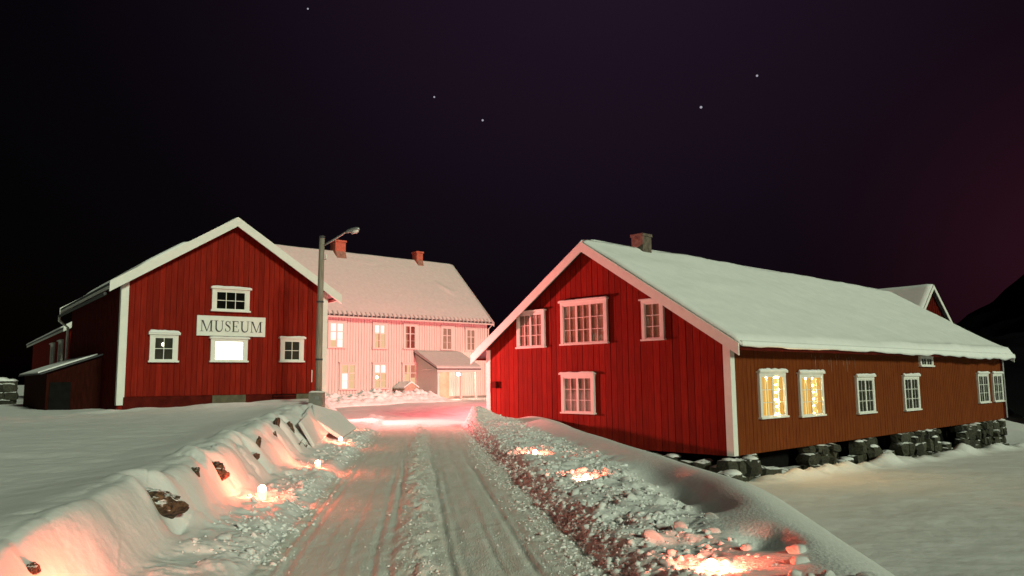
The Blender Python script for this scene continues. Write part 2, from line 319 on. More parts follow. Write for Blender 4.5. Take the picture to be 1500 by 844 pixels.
def sub(name, fm, m):
    F = quads[fm]; u, inv = np.unique(F.ravel(), return_inverse=True)
    me = npmesh(name, P[u], inv.reshape(-1, 4), m); me.normals_split_custom_set_from_vertices(NRM[u].tolist()); return link(name, me)
tag(sub('road', f_road, road_m), 'packed snow road with wheel ruts', kind='structure')
tag(sub('snow_bank_left', f_left, snow), 'snow covered stone bank along the left of the road', kind='structure')
tag(sub('snow_bank_right', f_right, snow_rough), 'ploughed lumpy snow bank along the right of the road', kind='structure')

# mountain far right
gx = np.geomspace(36, 900, 130); gy = np.geomspace(42, 900, 110); GX, GY = np.meshgrid(gx, gy)
ang = GX / GY; d_ = np.hypot(GX, GY)
mh = (S(.50, .60, ang) * .045 + S(.58, .74, ang) * .085 + S(.7, 1.4, ang) * .2) * 400 * S(90, 420, d_) + (fbm(GX * .02, GY * .02, 71) - .5) * 26 * S(110, 300, d_) + 4 * fbm(GX * .12, GY * .12, 73) * S(60, 100, d_) - 4.2 + 4.0 * S(58, 72, d_) + 3 * S(66, 110, d_)
ii = np.arange(GX.size).reshape(GX.shape); q4 = np.stack([ii[:-1, :-1], ii[:-1, 1:], ii[1:, 1:], ii[1:, :-1]], -1).reshape(-1, 4)
tag(link('mountain', npmesh('mountain', np.stack([GX, GY, mh], -1).reshape(-1, 3), q4, forest)), 'dark mountain side behind the long red house', kind='structure')

# ================================================================== house kit
class House:
    """g across the gable (0..W), l along the ridge from the front gable, z up; M maps to the root's local axes"""
    def __init__(s, name, label, cat, loc, rz, W, L, H, R, M, go=.3, eo=.4):
        s.root = empty(name, loc, rz); tag(s.root, label, cat); s.W, s.L, s.H, s.R, s.M, s.go, s.eo = W, L, H, R, M, go, eo; s.sl = R / (W / 2)
    def top(s, g): return s.H + s.R * (1 - abs(g - s.W / 2) / (s.W / 2))
    def wall(s, side):
        M, W, L = s.M, s.W, s.L
        return {'front': lambda a, o, z: M(a, -o, z), 'back': lambda a, o, z: M(a, L + o, z), 'near': lambda a, o, z: M(-o, a, z), 'far': lambda a, o, z: M(W + o, a, z)}[side]
def body(h, m, z0=0):
    b = MB(); W, L, H, R = h.W, h.L, h.H, h.R; e = .02
    b.prism([(e, z0), (W - e, z0), (W - e, H), (W / 2, H + R - .02), (e, H)], e, L - e, h.M)
    return b.build('wall', m, h.root)
def gable_boards(h, m, pitch_, w, d=.024, z0=0, name='board', sides=('front',)):
    for sd in sides:
        Wm = h.wall(sd); n = int(h.W / pitch_); p = h.W / n
        for i in range(n):
            c = (i + .5) * p + random.uniform(-.006, .006); a0, a1 = c - w / 2, c + w / 2; dd = d + random.uniform(-.004, .004)
            if a0 < h.W / 2 < a1: poly = [(a0, z0), (a1, z0), (a1, h.top(a1) - .03), (h.W / 2, h.H + h.R - .03), (a0, h.top(a0) - .03)]
            else: poly = [(a0, z0), (a1, z0), (a1, h.top(a1) - .03), (a0, h.top(a0) - .03)]
            MB().prism(poly, -.015, dd, Wm).build(name, m, h.root)
def side_boards(h, m, pitch_, w, side, d=.02, z0=0):
    Wm = h.wall(side); n = int(h.L / pitch_); p = h.L / n; b = MB()
    for i in range(n): c = (i + .5) * p; b.box(c - w / 2, c + w / 2, -.015, d + random.uniform(-.003, .003), z0, h.H - .03, Wm)
    o = b.build('cladding', m, h.root); o['kind'] = 'stuff'
def roof(h, m_slab, trim, barge=.24, th=.07, eave=None):
    W, L, H, eo, go, sl, M = h.W, h.L, h.H, h.eo, h.go, h.sl, h.M; ze = H - eo * sl; zr = H + h.R
    for sgn in (0, 1):
        f = (lambda g: g) if sgn == 0 else (lambda g: W - g)
        MB().prism([(f(-eo), ze), (f(W / 2), zr), (f(W / 2), zr + th), (f(-eo), ze + th)], -go, L + go, M).build('roof_slope', m_slab, h.root)
        for l0 in (-go - .05, L + go + .004):
            MB().prism([(f(-eo - .02), ze - barge * .75 - .01), (f(W / 2), zr - barge * .75), (f(W / 2), zr + th + .03), (f(-eo - .02), ze + th + .03)], l0, l0 + .046, M).build('bargeboard', trim, h.root)
        # soffit board along the eave
        MB().box(f(-eo) if sgn == 0 else f(-eo + .03), f(-eo + .03) if sgn == 0 else f(-eo), -go + .01, L + go - .01, ze - .09, ze - .004, M).build('eave_board', eave or trim, h.root)
def roof_snow(h, side, T, nu=40, nl=90, over=.06, m=snow, th=.07):
    """snow blanket on one slope; T(u,l) thickness, u 0 at eave .. 1 at ridge"""
    W, L, H, eo, go, sl, M = h.W, h.L, h.H, h.eo, h.go, h.sl, h.M
    u = np.linspace(0, 1, nu); l = np.linspace(-go + .02, L + go - .02, nl); U, LL = np.meshgrid(u, l)
    ov = over * (1 + .8 * (fbm(LL * .9, LL * 0, 81) - .5)) * (1 - S(0, .25, U))
    g = -eo + U * (W / 2 + eo) - ov * 1.0; zb = H - eo * sl + U * (h.R + eo * sl) + th + .004
    t = T(U, LL); edge = np.minimum(S(0, .035, U) * .75 + .25, 1)
    le = np.minimum(S(-go, -go + .25, LL), 1 - S(L + go - .25, L + go, LL)) * .5 + .5
    zt = zb + t * edge * le + .01
    gg = g if side == 0 else W - g
    top = np.stack([gg, LL, zt], -1).reshape(-1, 3); bot = np.stack([gg, LL, zb - ov * sl * 1.0], -1).reshape(-1, 3)
    V = np.vstack([top, bot]); V = np.array([M(*p) for p in V]); n = nu * nl; ii = np.arange(n).reshape(nl, nu)
    q = np.stack([ii[:-1, :-1], ii[:-1, 1:], ii[1:, 1:], ii[1:, :-1]], -1).reshape(-1, 4)
    F = [q, q[:, ::-1] + n]
    for e in (ii[:, 0], ii[:, -1], ii[0, :], ii[-1, :]): F.append(np.stack([e[:-1], e[1:], e[1:] + n, e[:-1] + n], -1))
    me = npmesh('roof_snow', V, np.vstack(F), m); bm = bmesh.new(); bm.from_mesh(me); bmesh.ops.recalc_face_normals(bm, faces=bm.faces); bm.to_mesh(me); bm.free()
    return link('roof_snow', me, h.root)
def corner_board(h, side_g, side_l, m, w=.17, z0=0, z1=None, t=.035):
    g = 0 if side_g == 0 else h.W; z1 = z1 if z1 else h.H - .05; sg = -1 if side_g == 0 else 1
    ls = -1 if side_l == 0 else 1; l = 0 if side_l == 0 else h.L
    a, b_ = sorted((g + sg * t, g - sg * w)); c, d = sorted((l + ls * (t + .003), l + ls * .004)); 
    MB().box(a, b_, c, d, z0, z1, h.M).build('corner_board', m, h.root)
    a, b_ = sorted((g + sg * (t - .002), g + sg * .004)); c, d = sorted((l + ls * .002, l - ls * w))
    MB().box(a, b_, c, d, z0, z1 - .01, h.M).build('corner_board', m, h.root)
def snow_strip(Wm, a0, a1, o0, o1, z, hgt, seed, parent, name='snow_cap'):
    n = max(6, int((a1 - a0) / .06)); prof = [(0, 0), (.02, .6), (.3, 1.0), (.7, .9), (.97, .45), (1, 0)]
    V = []; F = []; k = len(prof)
    for i in range(n + 1):
        a = a0 + (a1 - a0) * i / n; hh = hgt * (.45 + .9 * float(fbm(a * 5 + seed, seed * 1.7, 3, 3))) * (.35 if i in (0, n) else 1)
        for (p, q) in prof: V.append(tuple(Wm(a, o0 + (o1 - o0) * p, z + hh * q)))
    for i in range(n):
        for j in range(k): j2 = (j + 1) % k; F.append((i * k + j, (i + 1) * k + j, (i + 1) * k + j2, i * k + j2))
    F.append(tuple(range(k))); F.append(tuple(n * k + j for j in range(k))[::-1])
    b = MB(); b.v = V; b.f = F; return b.build(name, snow, parent, smooth=True)
def window(h, side, a0, a1, z0, z1, sashes=2, cols=2, rows=(1, 1, 1), trim=white, back=glassdark, tw=.11, proud=.056, snowcap=0.0, style='plain', label=None, cornice=True, extra=None):
    Wm = h.wall(side); p = proud; b = MB()
    hh = .13 if style != 'small' else .10
    b.box(a0, a0 + tw, p - .06, p + .035, z0 + .05, z1 - hh, Wm); b.box(a1 - tw, a1, p - .06, p + .035, z0 + .05, z1 - hh, Wm)
    b.box(a0 - .004, a1 + .004, p - .06, p + .04, z1 - hh, z1 - .045, Wm)
    b.box(a0 - .05, a1 + .05, p - .055, p + .095, z1 - .045, z1, Wm)
    o = b.build('window', trim, h.root)
    if label: o['label'] = label
    MB().box(a0 - .035, a1 + .035, p - .05, p + .075, z0, z0 + .05, Wm).build('sill', trim, o)
    ia0, ia1, iz0, iz1 = a0 + tw, a1 - tw, z0 + .05, z1 - hh
    MB().box(ia0, ia1, p - .05, p - .022, iz0, iz1, Wm).build('curtain' if back in (curtain, curtain_b) else 'backing', back, o)
    sw = (ia1 - ia0) / sashes; fr_ = .042; mb_ = .020
    tot = sum(rows); pm = {}
    for s_ in range(sashes):
        x0, x1 = ia0 + s_ * sw, ia0 + (s_ + 1) * sw; f = MB()
        f.box(x0, x0 + fr_, p - .012, p + .022, iz0, iz1, Wm); f.box(x1 - fr_, x1, p - .012, p + .022, iz0, iz1, Wm)
        f.box(x0 + fr_, x1 - fr_, p - .012, p + .021, iz0, iz0 + fr_, Wm); f.box(x0 + fr_, x1 - fr_, p - .012, p + .021, iz1 - fr_, iz1, Wm)
        gx0, gx1, gz0, gz1 = x0 + fr_, x1 - fr_, iz0 + fr_, iz1 - fr_; pw = (gx1 - gx0) / cols
        for c in range(1, cols): f.box(gx0 + c * pw - mb_ / 2, gx0 + c * pw + mb_ / 2, p - .010, p + .016, gz0, gz1, Wm)
        zz = gz0
        for k, r in enumerate(rows):
            ph = (gz1 - gz0) * r / tot; bar = mb_ if not (style == 'transom' and k == len(rows) - 1) else .05
            if k: f.box(gx0, gx1, p - .009, p + .013, zz - bar / 2, zz + bar / 2, Wm)
            for c in range(cols):
                key = (round(ph, 3),)
                if key not in pm:
                    pb = MB(); w2, h2 = pw / 2 - mb_ / 2 + .003, ph / 2 - mb_ / 2 + .003
                    O = Vector(Wm(0, 0, 0)); pb.box(-w2, w2, -.002, .002, -h2, h2, lambda a, o_, z: Vector(Wm(a, o_, z)) - O); pm[key] = pb.mesh('pane', glass)
                link('pane', pm[key], o, Wm(gx0 + (c + .5) * pw, p + .002, zz + ph / 2))
            zz += ph
        f.build('sash', trim, o)
    if snowcap: snow_strip(Wm, a0 - .05, a1 + .05, p, p + .10, z1 + .001, snowcap, a0, o); 
    if extra: extra(Wm, o, ia0, ia1, iz0, iz1, p)
    return o
def ball(name, r, m, parent, loc, sc=(1, 1, 1)):
    bm = bmesh.new(); bmesh.ops.create_icosphere(bm, subdivisions=2, radius=r); me = bpy.data.meshes.new(name)
    for v in bm.verts: v.co = Vector((v.co.x * sc[0], v.co.y * sc[1], v.co.z * sc[2]))
    for f in bm.faces: f.smooth = True
    bm.to_mesh(me); bm.free(); return link(name, me, parent, loc, m)

# ================================================================== the long red house on the right
rh = House('long_red_house', 'long red wooden house with snowy roof standing on stone footings right of the road', 'house', (RBX, RBY, -.56), R_(133.27), 10.2, 24.93, 3.3, 3.236, lambda g, l, z: Vector((g, -l, z)), go=.35, eo=.5)
body(rh, red); 
gable_boards(rh, red, .235, .222, .008)
lb = MB(); Wn = rh.wall('near')                                         # long wall: red sheathing and boards, browned in colour for the yellow light
lb.box(.0, rh.L, -.015, .004, 0, rh.H - .01, Wn); lb.build('long_wall_sheathing', red_lit_yellow, rh.root)
side_boards(rh, red_lit_yellow, .21, .17, 'near', .010)
roof(rh, slate, white, barge=.30, eave=darkred)
def T_right(u, l):
    sag = S(9, 15, l) * (1 - S(0, .10, u)) * .10 + (1 - S(0, .06, u)) * .07 * S(14, 20, l)
    return .11 + .12 * fbm(u * 3 + 3, l * .35, 85) + .05 * np.abs(fbm(u * 5, l * .9, 84) - .5) + .05 * (fbm(u * 1.3, l * .16, 86) - .5) + sag * (.6 + .8 * fbm(l * .8, u * 2, 87)) + .03 * (fbm(u * 14, l * 1.2, 88) - .5)
roof_snow(rh, 0, T_right, 60, 220, over=.05); roof_snow(rh, 1, lambda u, l: .14 + .05 * fbm(u * 3, l * .4, 89), 16, 40)
b = MB(); lips = [(l_, float(.09 + .11 * S(8, 12, l_) * (.2 + 1.1 * vn(l_ * .8, 0, 91)) * (1 - .9 * math.exp(-((l_ - 14.6) / 1.0) ** 2)))) for l_ in np.linspace(-.28, rh.L + .33, 130)]      # cornice of snow hanging over the eave
ze = rh.H - rh.eo * rh.sl
V = []; F = []
for i, (l_, d) in enumerate(lips):
    d = max(d - .075 + .05 * float(vn(l_ * 1.7, 3, 97)) - .02, .004)
    for (g, z) in ((-.50, .16), (-.55, .18), (-.585, .13), (-.595, .05 - d * .5), (-.575, .02 - d), (-.545, .03 - d), (-.525, .06)): V.append(tuple(rh.M(g, l_, ze + z)))
k = 7
for i in range(len(lips) - 1):
    for j in range(k): F.append((i * k + j, i * k + (j + 1) % k, (i + 1) * k + (j + 1) % k, (i + 1) * k + j))
F += [tuple(range(k)), tuple((len(lips) - 1) * k + j for j in range(k))]
b.v = V; b.f = F; b.build('eave_snow', snow, rh.root, smooth=True)
corner_board(rh, 0, 0, white, .19); corner_board(rh, 1, 0, white, .17); corner_board(rh, 0, 1, darkred, .15)
window(rh, 'front', 7.14, 8.52, 3.25, 4.58, 2, 2, (1, 1, 1), back=curtain, label='upper window of two sashes under the far eave')
window(rh, 'front', 4.33, 6.36, 3.28, 4.76, 3, 2, (1, 1, 1), back=curtain_b, snowcap=.05, label='wide upper window of three sashes with brown blinds')
window(rh, 'front', 2.14, 2.95, 3.29, 4.57, 1, 2, (1, 1, 1), back=curtain_b, label='narrow upper window of one sash under the bargeboard')
window(rh, 'front', 4.94, 6.38, 1.02, 2.35, 2, 2, (1, 1, 1), back=curtain, snowcap=.05, label='ground floor window of two sashes in the gable')
def fairy(strands):
    def f(Wm, o, a0, a1, z0, z1, p):
        bm = MB()
        n = 9
        for (u0, u1, m_) in ((0, .20, lit_warm2), (.20, .34, lit_warm), (.34, .5, lit_warm2), (.5, .74, lit_warm), (.74, 1, lit_warm2)):
            x0, x1 = a0 + (a1 - a0) * u0, a0 + (a1 - a0) * u1; c = MB(); k = 8
            pts = [(x0 + (x1 - x0) * i / k, p - .020 + .004 * math.sin(i * 2.1)) for i in range(k + 1)]
            for i in range(k): c.hexa([Wm(pts[i][0], p - .0215, z0), Wm(pts[i + 1][0], p - .0215, z0), Wm(pts[i + 1][0], pts[i + 1][1] + .004, z0), Wm(pts[i][0], pts[i][1] + .004, z0), Wm(pts[i][0], p - .0215, z1), Wm(pts[i + 1][0], p - .0215, z1), Wm(pts[i + 1][0], pts[i + 1][1] + .004, z1), Wm(pts[i][0], pts[i][1] + .004, z1)])
            c.build('curtain', m_, o)
        for (u, cnt) in strands:
            for i in range(cnt):
                ball('fairy_light', .016 + .006 * random.random(), bulb_m, o, Wm(a0 + (a1 - a0) * (u + random.uniform(-.025, .025)), p + .012, z1 - .06 - (z1 - z0 - .12) * (i / max(1, cnt - 1)) if cnt > 1 else z1 - .07))
    return f
window(rh, 'near', 1.41, 2.96, .95, 2.33, 2, 2, (1, 1, 1), back=lit_warm, snowcap=.09, extra=fairy([(.62, 6), (.25, 1), (.72, 4)]), label='lit window with amber curtains and strings of fairy lights')
window(rh, 'near', 3.84, 5.43, .90, 2.29, 2, 2, (1, 1, 1), back=lit_warm, snowcap=.09, extra=fairy([(.56, 6), (.22, 1)]), label='lit window with amber curtains and one string of fairy lights')
window(rh, 'near', 7.97, 9.43, .84, 2.17, 2, 2, (1, 1, 1), snowcap=.08); window(rh, 'near', 12.18, 13.74, .80, 2.17, 2, 2, (1, 1, 1), snowcap=.08)
window(rh, 'near', 14.06, 15.47, 2.50, 2.96, 2, 2, (1,), style='small'); window(rh, 'near', 21.03, 22.57, .84, 2.25, 2, 2, (1, 1, 1), snowcap=.07); window(rh, 'near', 23.25, 24.75, .84, 2.25, 2, 2, (1, 1, 1), snowcap=.07)
MB().box(9.62, 9.86, .03, .13, 1.86, 2.08, rh.wall('front')).box(9.60, 9.88, .03, .15, 2.084, 2.10, rh.wall('front')).build('meter_box', darkred, rh.root)
cb = MB(); cb.box(4.85, 5.35, 2.62, 3.12, 6.2, 7.16, rh.M); cb.box(4.82, 5.38, 2.59, 3.15, 7.164, 7.26, rh.M); cb.build('chimney', mat('grey_brick', (.07, .05, .04), .9, col2=(.17, .13, .10), scale=7, bump=.8, bscale=16), rh.root)
MB().tube([rh.M(7.6, 2.0, 4.9), rh.M(7.6, 2.0, 5.75)], .05, 8).build('vent_pipe', white, rh.root)
MB().tube([rh.M(-.09, rh.L + .02, .05), rh.M(-.09, rh.L + .02, 3.0), rh.M(-.4, rh.L + .02, 3.02)], .045, 8).build('downpipe', metal, rh.root)

fr_rng = random.Random(4)
for i in range(13):
    l_ = 4.9 + i * .27 + fr_rng.uniform(-.1, .1); zt_ = 2.93 - fr_rng.random() * .25; w_ = fr_rng.uniform(.015, .05); hh_ = fr_rng.uniform(.12, .55)
    MB().prism([(l_, zt_), (l_ + w_, zt_ - .03), (l_ + w_ * .7, zt_ - hh_), (l_ + w_ * .3, zt_ - hh_ * .9)], .012, .017, rh.wall('near')).build('frost_streak', frost, rh.root)
def rockmesh(name, seed, m, rough=.28, sq=.55, sub_=1):
    r = random.Random(seed); bm = bmesh.new(); bmesh.ops.create_cube(bm, size=2); bmesh.ops.subdivide_edges(bm, edges=bm.edges[:], cuts=sub_, use_grid_fill=True)
    for v in bm.verts:
        s_ = v.co.normalized(); c = v.co * (1 - sq) + s_ * 1.15 * sq
        v.co = c + Vector((r.uniform(-1, 1), r.uniform(-1, 1), r.uniform(-1, 1))) * rough * .6
    me = bpy.data.meshes.new(name); bm.to_mesh(me); bm.free(); me.materials.append(m); return me
STONES = [rockmesh('stone', 100 + i, stone) for i in range(10)]
CAPS = []
for i in range(6):
    r = random.Random(i); bm = bmesh.new(); bmesh.ops.create_icosphere(bm, subdivisions=2, radius=1)
    for v in bm.verts: v.co.z = max(v.co.z, -.25) * (.8 + .3 * r.random()); v.co.x *= 1 + .2 * r.uniform(-1, 1); v.co.y *= 1 + .2 * r.uniform(-1, 1)
    me = bpy.data.meshes.new('snow_cap'); 
    for f in bm.faces: f.smooth = True
    bm.to_mesh(me); bm.free(); me.materials.append(snow); CAPS.append(me)
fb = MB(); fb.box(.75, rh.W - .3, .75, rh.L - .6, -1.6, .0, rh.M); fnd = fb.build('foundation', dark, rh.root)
def stone_at(g, l, zc, s, parent=fnd, cap=.0):
    o = link('stone', random.choice(STONES), parent, rh.M(g, l, zc)); o.scale = s; o.rotation_euler = (random.uniform(-.15, .15), random.uniform(-.15, .15), random.choice((0, math.pi / 2, math.pi)) + random.uniform(-.2, .2))
    if cap:
        c = link('snow_cap', random.choice(CAPS), parent, rh.M(g - .06, l, zc + s[2] * .9)); c.scale = (s[0] * .85, s[1] * .8, cap)
gl_ = lambda l: -.78 - .026 * l
l = -.1
while l < rh.L - .2:
    piers = any(abs(l - c) < w for c, w in ((0, .5), (1.2, .5), (5.4, .75), (9.0, .9), (12.6, 1.0), (14.6, .9), (19.4, 1.1), (22.8, .9), (24.5, .7)))
    zg = gl_(l) - .12; z = zg
    step = random.uniform(.34, .56)
    topz = -.04 if piers else zg + random.uniform(.3, .65)
    while z < topz - .12:
        hh = min(random.uniform(.12, .24), (topz - z) / 2)
        if hh < .05: break
        stone_at((.14 if piers else .42) + random.uniform(-.10, .14), l + random.uniform(-.05, .05), z + hh, (random.uniform(.20, .30), step * .5 + .02, hh + .02), cap=(random.uniform(.04, .09) if (z > zg + .3 and random.random() < .25) or (not piers and random.random() < .6) else 0))
        z += 2 * hh
    if random.random() < .8:
        stone_at(-.25 - random.random() * .45, l, zg + .08, (random.uniform(.12, .24), random.uniform(.14, .26), random.uniform(.10, .2)), cap=random.choice((.05, .08, .11, 0)))
    l += step
for g, dz in ((.5, -.5), (1.0, -.35), (1.55, -.42), (2.1, -.3), (2.7, -.3), (3.2, -.22)):
    stone_at(g, .05, dz, (.3, .24, .2), cap=.0 if g != 2.1 else .08)
stone_at(-.05, -.35, -.62, (.30, .28, .22), cap=.12)

# ================================================================== the museum house
mu = House('museum_house', 'red museum house with white corner boards and a sign on its gable', 'house', (-11.317, 22.5, .967), R_(37.16), 6.30, 9.2, 3.69, 2.02, lambda g, l, z: Vector((g, l, z)), go=.3, eo=.38)
body(mu, red, -.5); gable_boards(mu, red, .165, .151, .009, z0=.26)
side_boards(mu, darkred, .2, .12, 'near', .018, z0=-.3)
roof(mu, slate, white, barge=.26)
roof_snow(mu, 0, lambda u, l: .02 + .09 * S(.18, .3, u) * (1 - S(.55, .62, u)), 40, 40, over=-.02); roof_snow(mu, 1, lambda u, l: .03 + .02 * fbm(u * 3, l, 92), 16, 30, over=-.03)
corner_board(mu, 0, 0, white, .17, z0=.02); corner_board(mu, 1, 0, white, .16, z0=-.1)
for i, (a0, a1) in enumerate(((.14, 2.62), (3.66, 4.50), (5.30, 6.1))):
    MB().box(a0, a1, 0, .04, -.3, .245, mu.wall('front')).build('skirting_plank', (darkred, darkred, oldcon)[i], mu.root)
MB().box(2.63, 3.65, -.01, .05, -.35, .25, mu.wall('front')).build('foundation_block', oldcon, mu.root)
vt = MB().box(4.52, 5.28, .0, .03, -.2, .245, mu.wall('front')).build('vent_grille', dark, mu.root)
for i in range(5): MB().box(4.52, 5.28, .03, .06, -.18 + .085 * i, -.12 + .085 * i, mu.wall('front')).build('slat', darkred, vt)
window(mu, 'front', 2.51, 3.67, 2.83, 3.58, 1, 3, (1, 1), back=dark, snowcap=.06, style='small', label='dark attic window of six panes above the sign')
def museum_light(Wm, o, a0, a1, z0, z1, p): pass
window(mu, 'front', 2.52, 3.65, 1.26, 2.03, 1, 1, (1,), back=lit_white, style='small', label='glaring white lit window below the sign', snowcap=.03)
def bulb(Wm, o, a0, a1, z0, z1, p): ball('bulb', .034, bulb_w, o, Wm(a0 + (a1 - a0) * .45, p - .0, z0 + (z1 - z0) * .68), (.8, .5, 1.5))
window(mu, 'front', .78, 1.57, 1.25, 2.11, 1, 2, (1, 1), snowcap=.10, extra=bulb, style='small', label='small four pane window with a bulb shining inside')
window(mu, 'front', 4.71, 5.5, 1.27, 2.08, 1, 2, (1, 1), snowcap=.04, style='small', label='small dark four pane window near the lamp pole')
MB().box(5.80, 5.825, .03, .05, .62, 1.02, mu.wall('front')).build('thermometer', white, mu.root)
gp = MB().tube([mu.M(-.42, 9.3, 3.25), mu.M(-.42, 9.35, 3.05), mu.M(-.12, 9.35, 2.8), mu.M(-.12, 9.35, .2)], .05, 8).build('downpipe', white, mu.root)
MB().tube([mu.M(-.43, .1, 3.22), mu.M(-.43, 9.4, 3.22)], .05, 8).build('gutter', slate, mu.root)
# lean-to on the left
lt = empty('lean_to', (0, 0, 0), 0, mu.root); 
MB().prism([(-1.50, -.4), (-.03, -.4), (-.03, 1.50), (-1.50, .98)], 2.5, 8.6, mu.M).build('lean_to_wall', shaded_red, lt)
MB().prism([(-1.68, .93), (-.03, 1.53), (-.03, 1.57), (-1.68, .97)], 2.35, 8.8, mu.M).build('lean_to_roof', slate, lt)
MB().prism([(-1.66, .982), (-.05, 1.568), (-.05, 1.60), (-1.0, 1.27), (-1.66, 1.02)], 3.2, 8.7, mu.M).build('roof_snow', snow, lt)
MB().box(-1.42, -.85, 2.46, 2.49, -.35, .70, mu.M).build('hatch', dark, lt)
# ------------------------------------------------------------------ the sign
def sweep(pts, ws, o0, o1):
    b = MB(); L_ = []; Rr = []
    for i, p in enumerate(pts):
        a = Vector(pts[max(i - 1, 0)]); c = Vector(pts[min(i + 1, len(pts) - 1)]); d = (c - a).normalized(); nn = Vector((-d.y, d.x)); q = Vector(p)
        L_.append(q + nn * ws[i] / 2); Rr.append(q - nn * ws[i] / 2)
    for i in range(len(pts) - 1):
        b.hexa([(L_[i].x, o0, L_[i].y), (L_[i + 1].x, o0, L_[i + 1].y), (L_[i + 1].x, o1, L_[i + 1].y), (L_[i].x, o1, L_[i].y), (Rr[i].x, o0, Rr[i].y), (Rr[i + 1].x, o0, Rr[i + 1].y), (Rr[i + 1].x, o1, Rr[i + 1].y), (Rr[i].x, o1, Rr[i].y)])
    return b
def letter(ch):
    """unit cap height serif capital; strokes stepped 0.6 mm in depth; returns MB in (x, -depth, z), and its width"""
    B = MB(); lay = [0]
    def poly(p):
        lay[0] += 1; B.prism(p, 0, -.010 - .0006 * lay[0])
    def stem(x, w): poly([(x, .03), (x + w, .03), (x + w, .97), (x, .97)])
    def serif(x0, x1, z): poly([(x0, z), (x1, z), (x1, z + .035), (x0, z + .035)])
    if ch == 'M':
        stem(.13, .045); stem(.95, .13); poly([(.13, 1), (.28, 1), (.66, .02), (.60, .0)]); poly([(.60, .0), (.655, .02), (1.0, 1), (.945, 1)])
        serif(.02, .30, 0); serif(.83, 1.20, 0); serif(.03, .26, .965); serif(.97, 1.19, .965); w = 1.22
    elif ch == 'U':
        poly([(.13, .33), (.26, .33), (.26, .97), (.13, .97)]); poly([(.75, .33), (.80, .33), (.80, .97), (.75, .97)])
        pts = []; ws = []
        for i in range(15):
            t = math.pi + math.pi * i / 14; pts.append((.485 + .29 * math.cos(t), .33 + .315 * math.sin(t))); ws.append(.13 - .08 * S(0, 1, i / 14))
        s_ = sweep(pts, ws, 0, -.0145); k = len(B.v); B.v += s_.v; B.f += [tuple(k + j for j in f) for f in s_.f]
        serif(.02, .37, .965); serif(.64, .91, .965); w = .94
    elif ch == 'S':
        ctl = [(.50, .74), (.46, .88), (.32, .965), (.19, .93), (.115, .80), (.14, .67), (.27, .575), (.40, .48), (.50, .37), (.505, .20), (.42, .075), (.27, .03), (.14, .09), (.08, .25)]
        pts = []; 
        for i in range(len(ctl) - 1):
            p0, p1, p2, p3 = [Vector(ctl[min(max(j, 0), len(ctl) - 1)]) for j in (i - 1, i, i + 1, i + 2)]
            for t in (0, .33, .66): pts.append(tuple(.5 * ((2 * p1) + (-p0 + p2) * t + (2 * p0 - 5 * p1 + 4 * p2 - p3) * t * t + (-p0 + 3 * p1 - 3 * p2 + p3) * t ** 3)))
        pts.append(ctl[-1]); n_ = len(pts); ws = [.035 + .10 * math.exp(-((i / (n_ - 1) - .5) / .17) ** 2) + .03 * math.exp(-((i / (n_ - 1) - .28) / .08) ** 2) for i in range(n_)]
        B = sweep(pts, ws, 0, -.012); lay[0] = 1
        poly([(.485, .70), (.525, .70), (.525, .97), (.495, .97)]); poly([(.06, .03), (.09, .03), (.10, .30), (.06, .30)]); w = .60
    elif ch == 'E':
        stem(.12, .13); poly([(.05, 0), (.66, 0), (.66, .045), (.05, .045)]); poly([(.05, .955), (.63, .955), (.63, 1), (.05, 1)]); poly([(.25, .49), (.50, .49), (.50, .53), (.25, .53)])
        poly([(.63, .0), (.665, .0), (.70, .26), (.67, .26)]); poly([(.60, .76), (.63, .76), (.63, 1), (.595, 1)]); poly([(.48, .40), (.51, .40), (.51, .62), (.48, .62)]); w = .74
    return B, w
mdir = Vector((math.cos(R_(37.16)), math.sin(R_(37.16)), 0)); mout = Vector((mdir.y, -mdir.x, 0))
sg = empty('museum_sign', Vector((-11.317, 22.5, .967)) + mdir * 2.09 + mout * .03 + Vector((0, 0, 2.07)), R_(37.16))
tag(sg, 'white sign board reading MUSEUM in black capitals on the red gable', 'sign')
MB().box(0, 2.11, -.045, 0, 0, .62).build('sign_board', white, sg)
fm_ = MB(); fm_.box(0.01, 2.10, -.052, -.046, .005, .02); fm_.box(.01, 2.10, -.052, -.046, .60, .615); fm_.build('edge_strip', white, sg)
Ls = [letter(c) for c in 'MUSEUM']; gap = .06; tw_ = sum(w for _, w in Ls) + gap * 5; sc_ = 1.92 / tw_; x = .095; chh = .34
for B, w in Ls:
    B.v = [(x + p[0] * sc_, -.046 + p[1], .135 + p[2] * chh) for p in B.v]; B.build('letter', black, sg); x += (w + gap) * sc_

# ================================================================== the white house behind
wh = House('white_house', 'large white two storey house with snowy roof and lit windows behind the yard', 'house', (-1.77, 52.83, .455), R_(41.67), 8.4, 15.6, 5.3, 4.09, lambda g, l, z: Vector((-l, g, z)), go=.3, eo=.40)
body(wh, cream, -.5); side_boards(wh, cream, .19, .11, 'near', .020, z0=-.1)
gable_boards(wh, cream, .30, .17, .02, sides=('front',))
roof(wh, slate, cream, barge=.24)
roof_snow(wh, 0, lambda u, l: .05 + .03 * fbm(u * 5, l * .6, 93) + .02 * fbm(u * 26, l * 3, 94) + .10 * np.exp(-(((u - .52 - .05 * np.sin(l * 3)) / .05) ** 2 + ((l - 1.9) / .5) ** 2)) + .05 * np.exp(-(((u - .86) / .03) ** 2 + ((l - 7.2) / .8) ** 2)) * fbm(l * 6, u * 30, 95), 90, 160, over=-.05, m=dimmed_thin_snow)
roof_snow(wh, 1, lambda u, l: .06 + 0 * u, 12, 20, over=-.05)
tb = MB(); n = 52
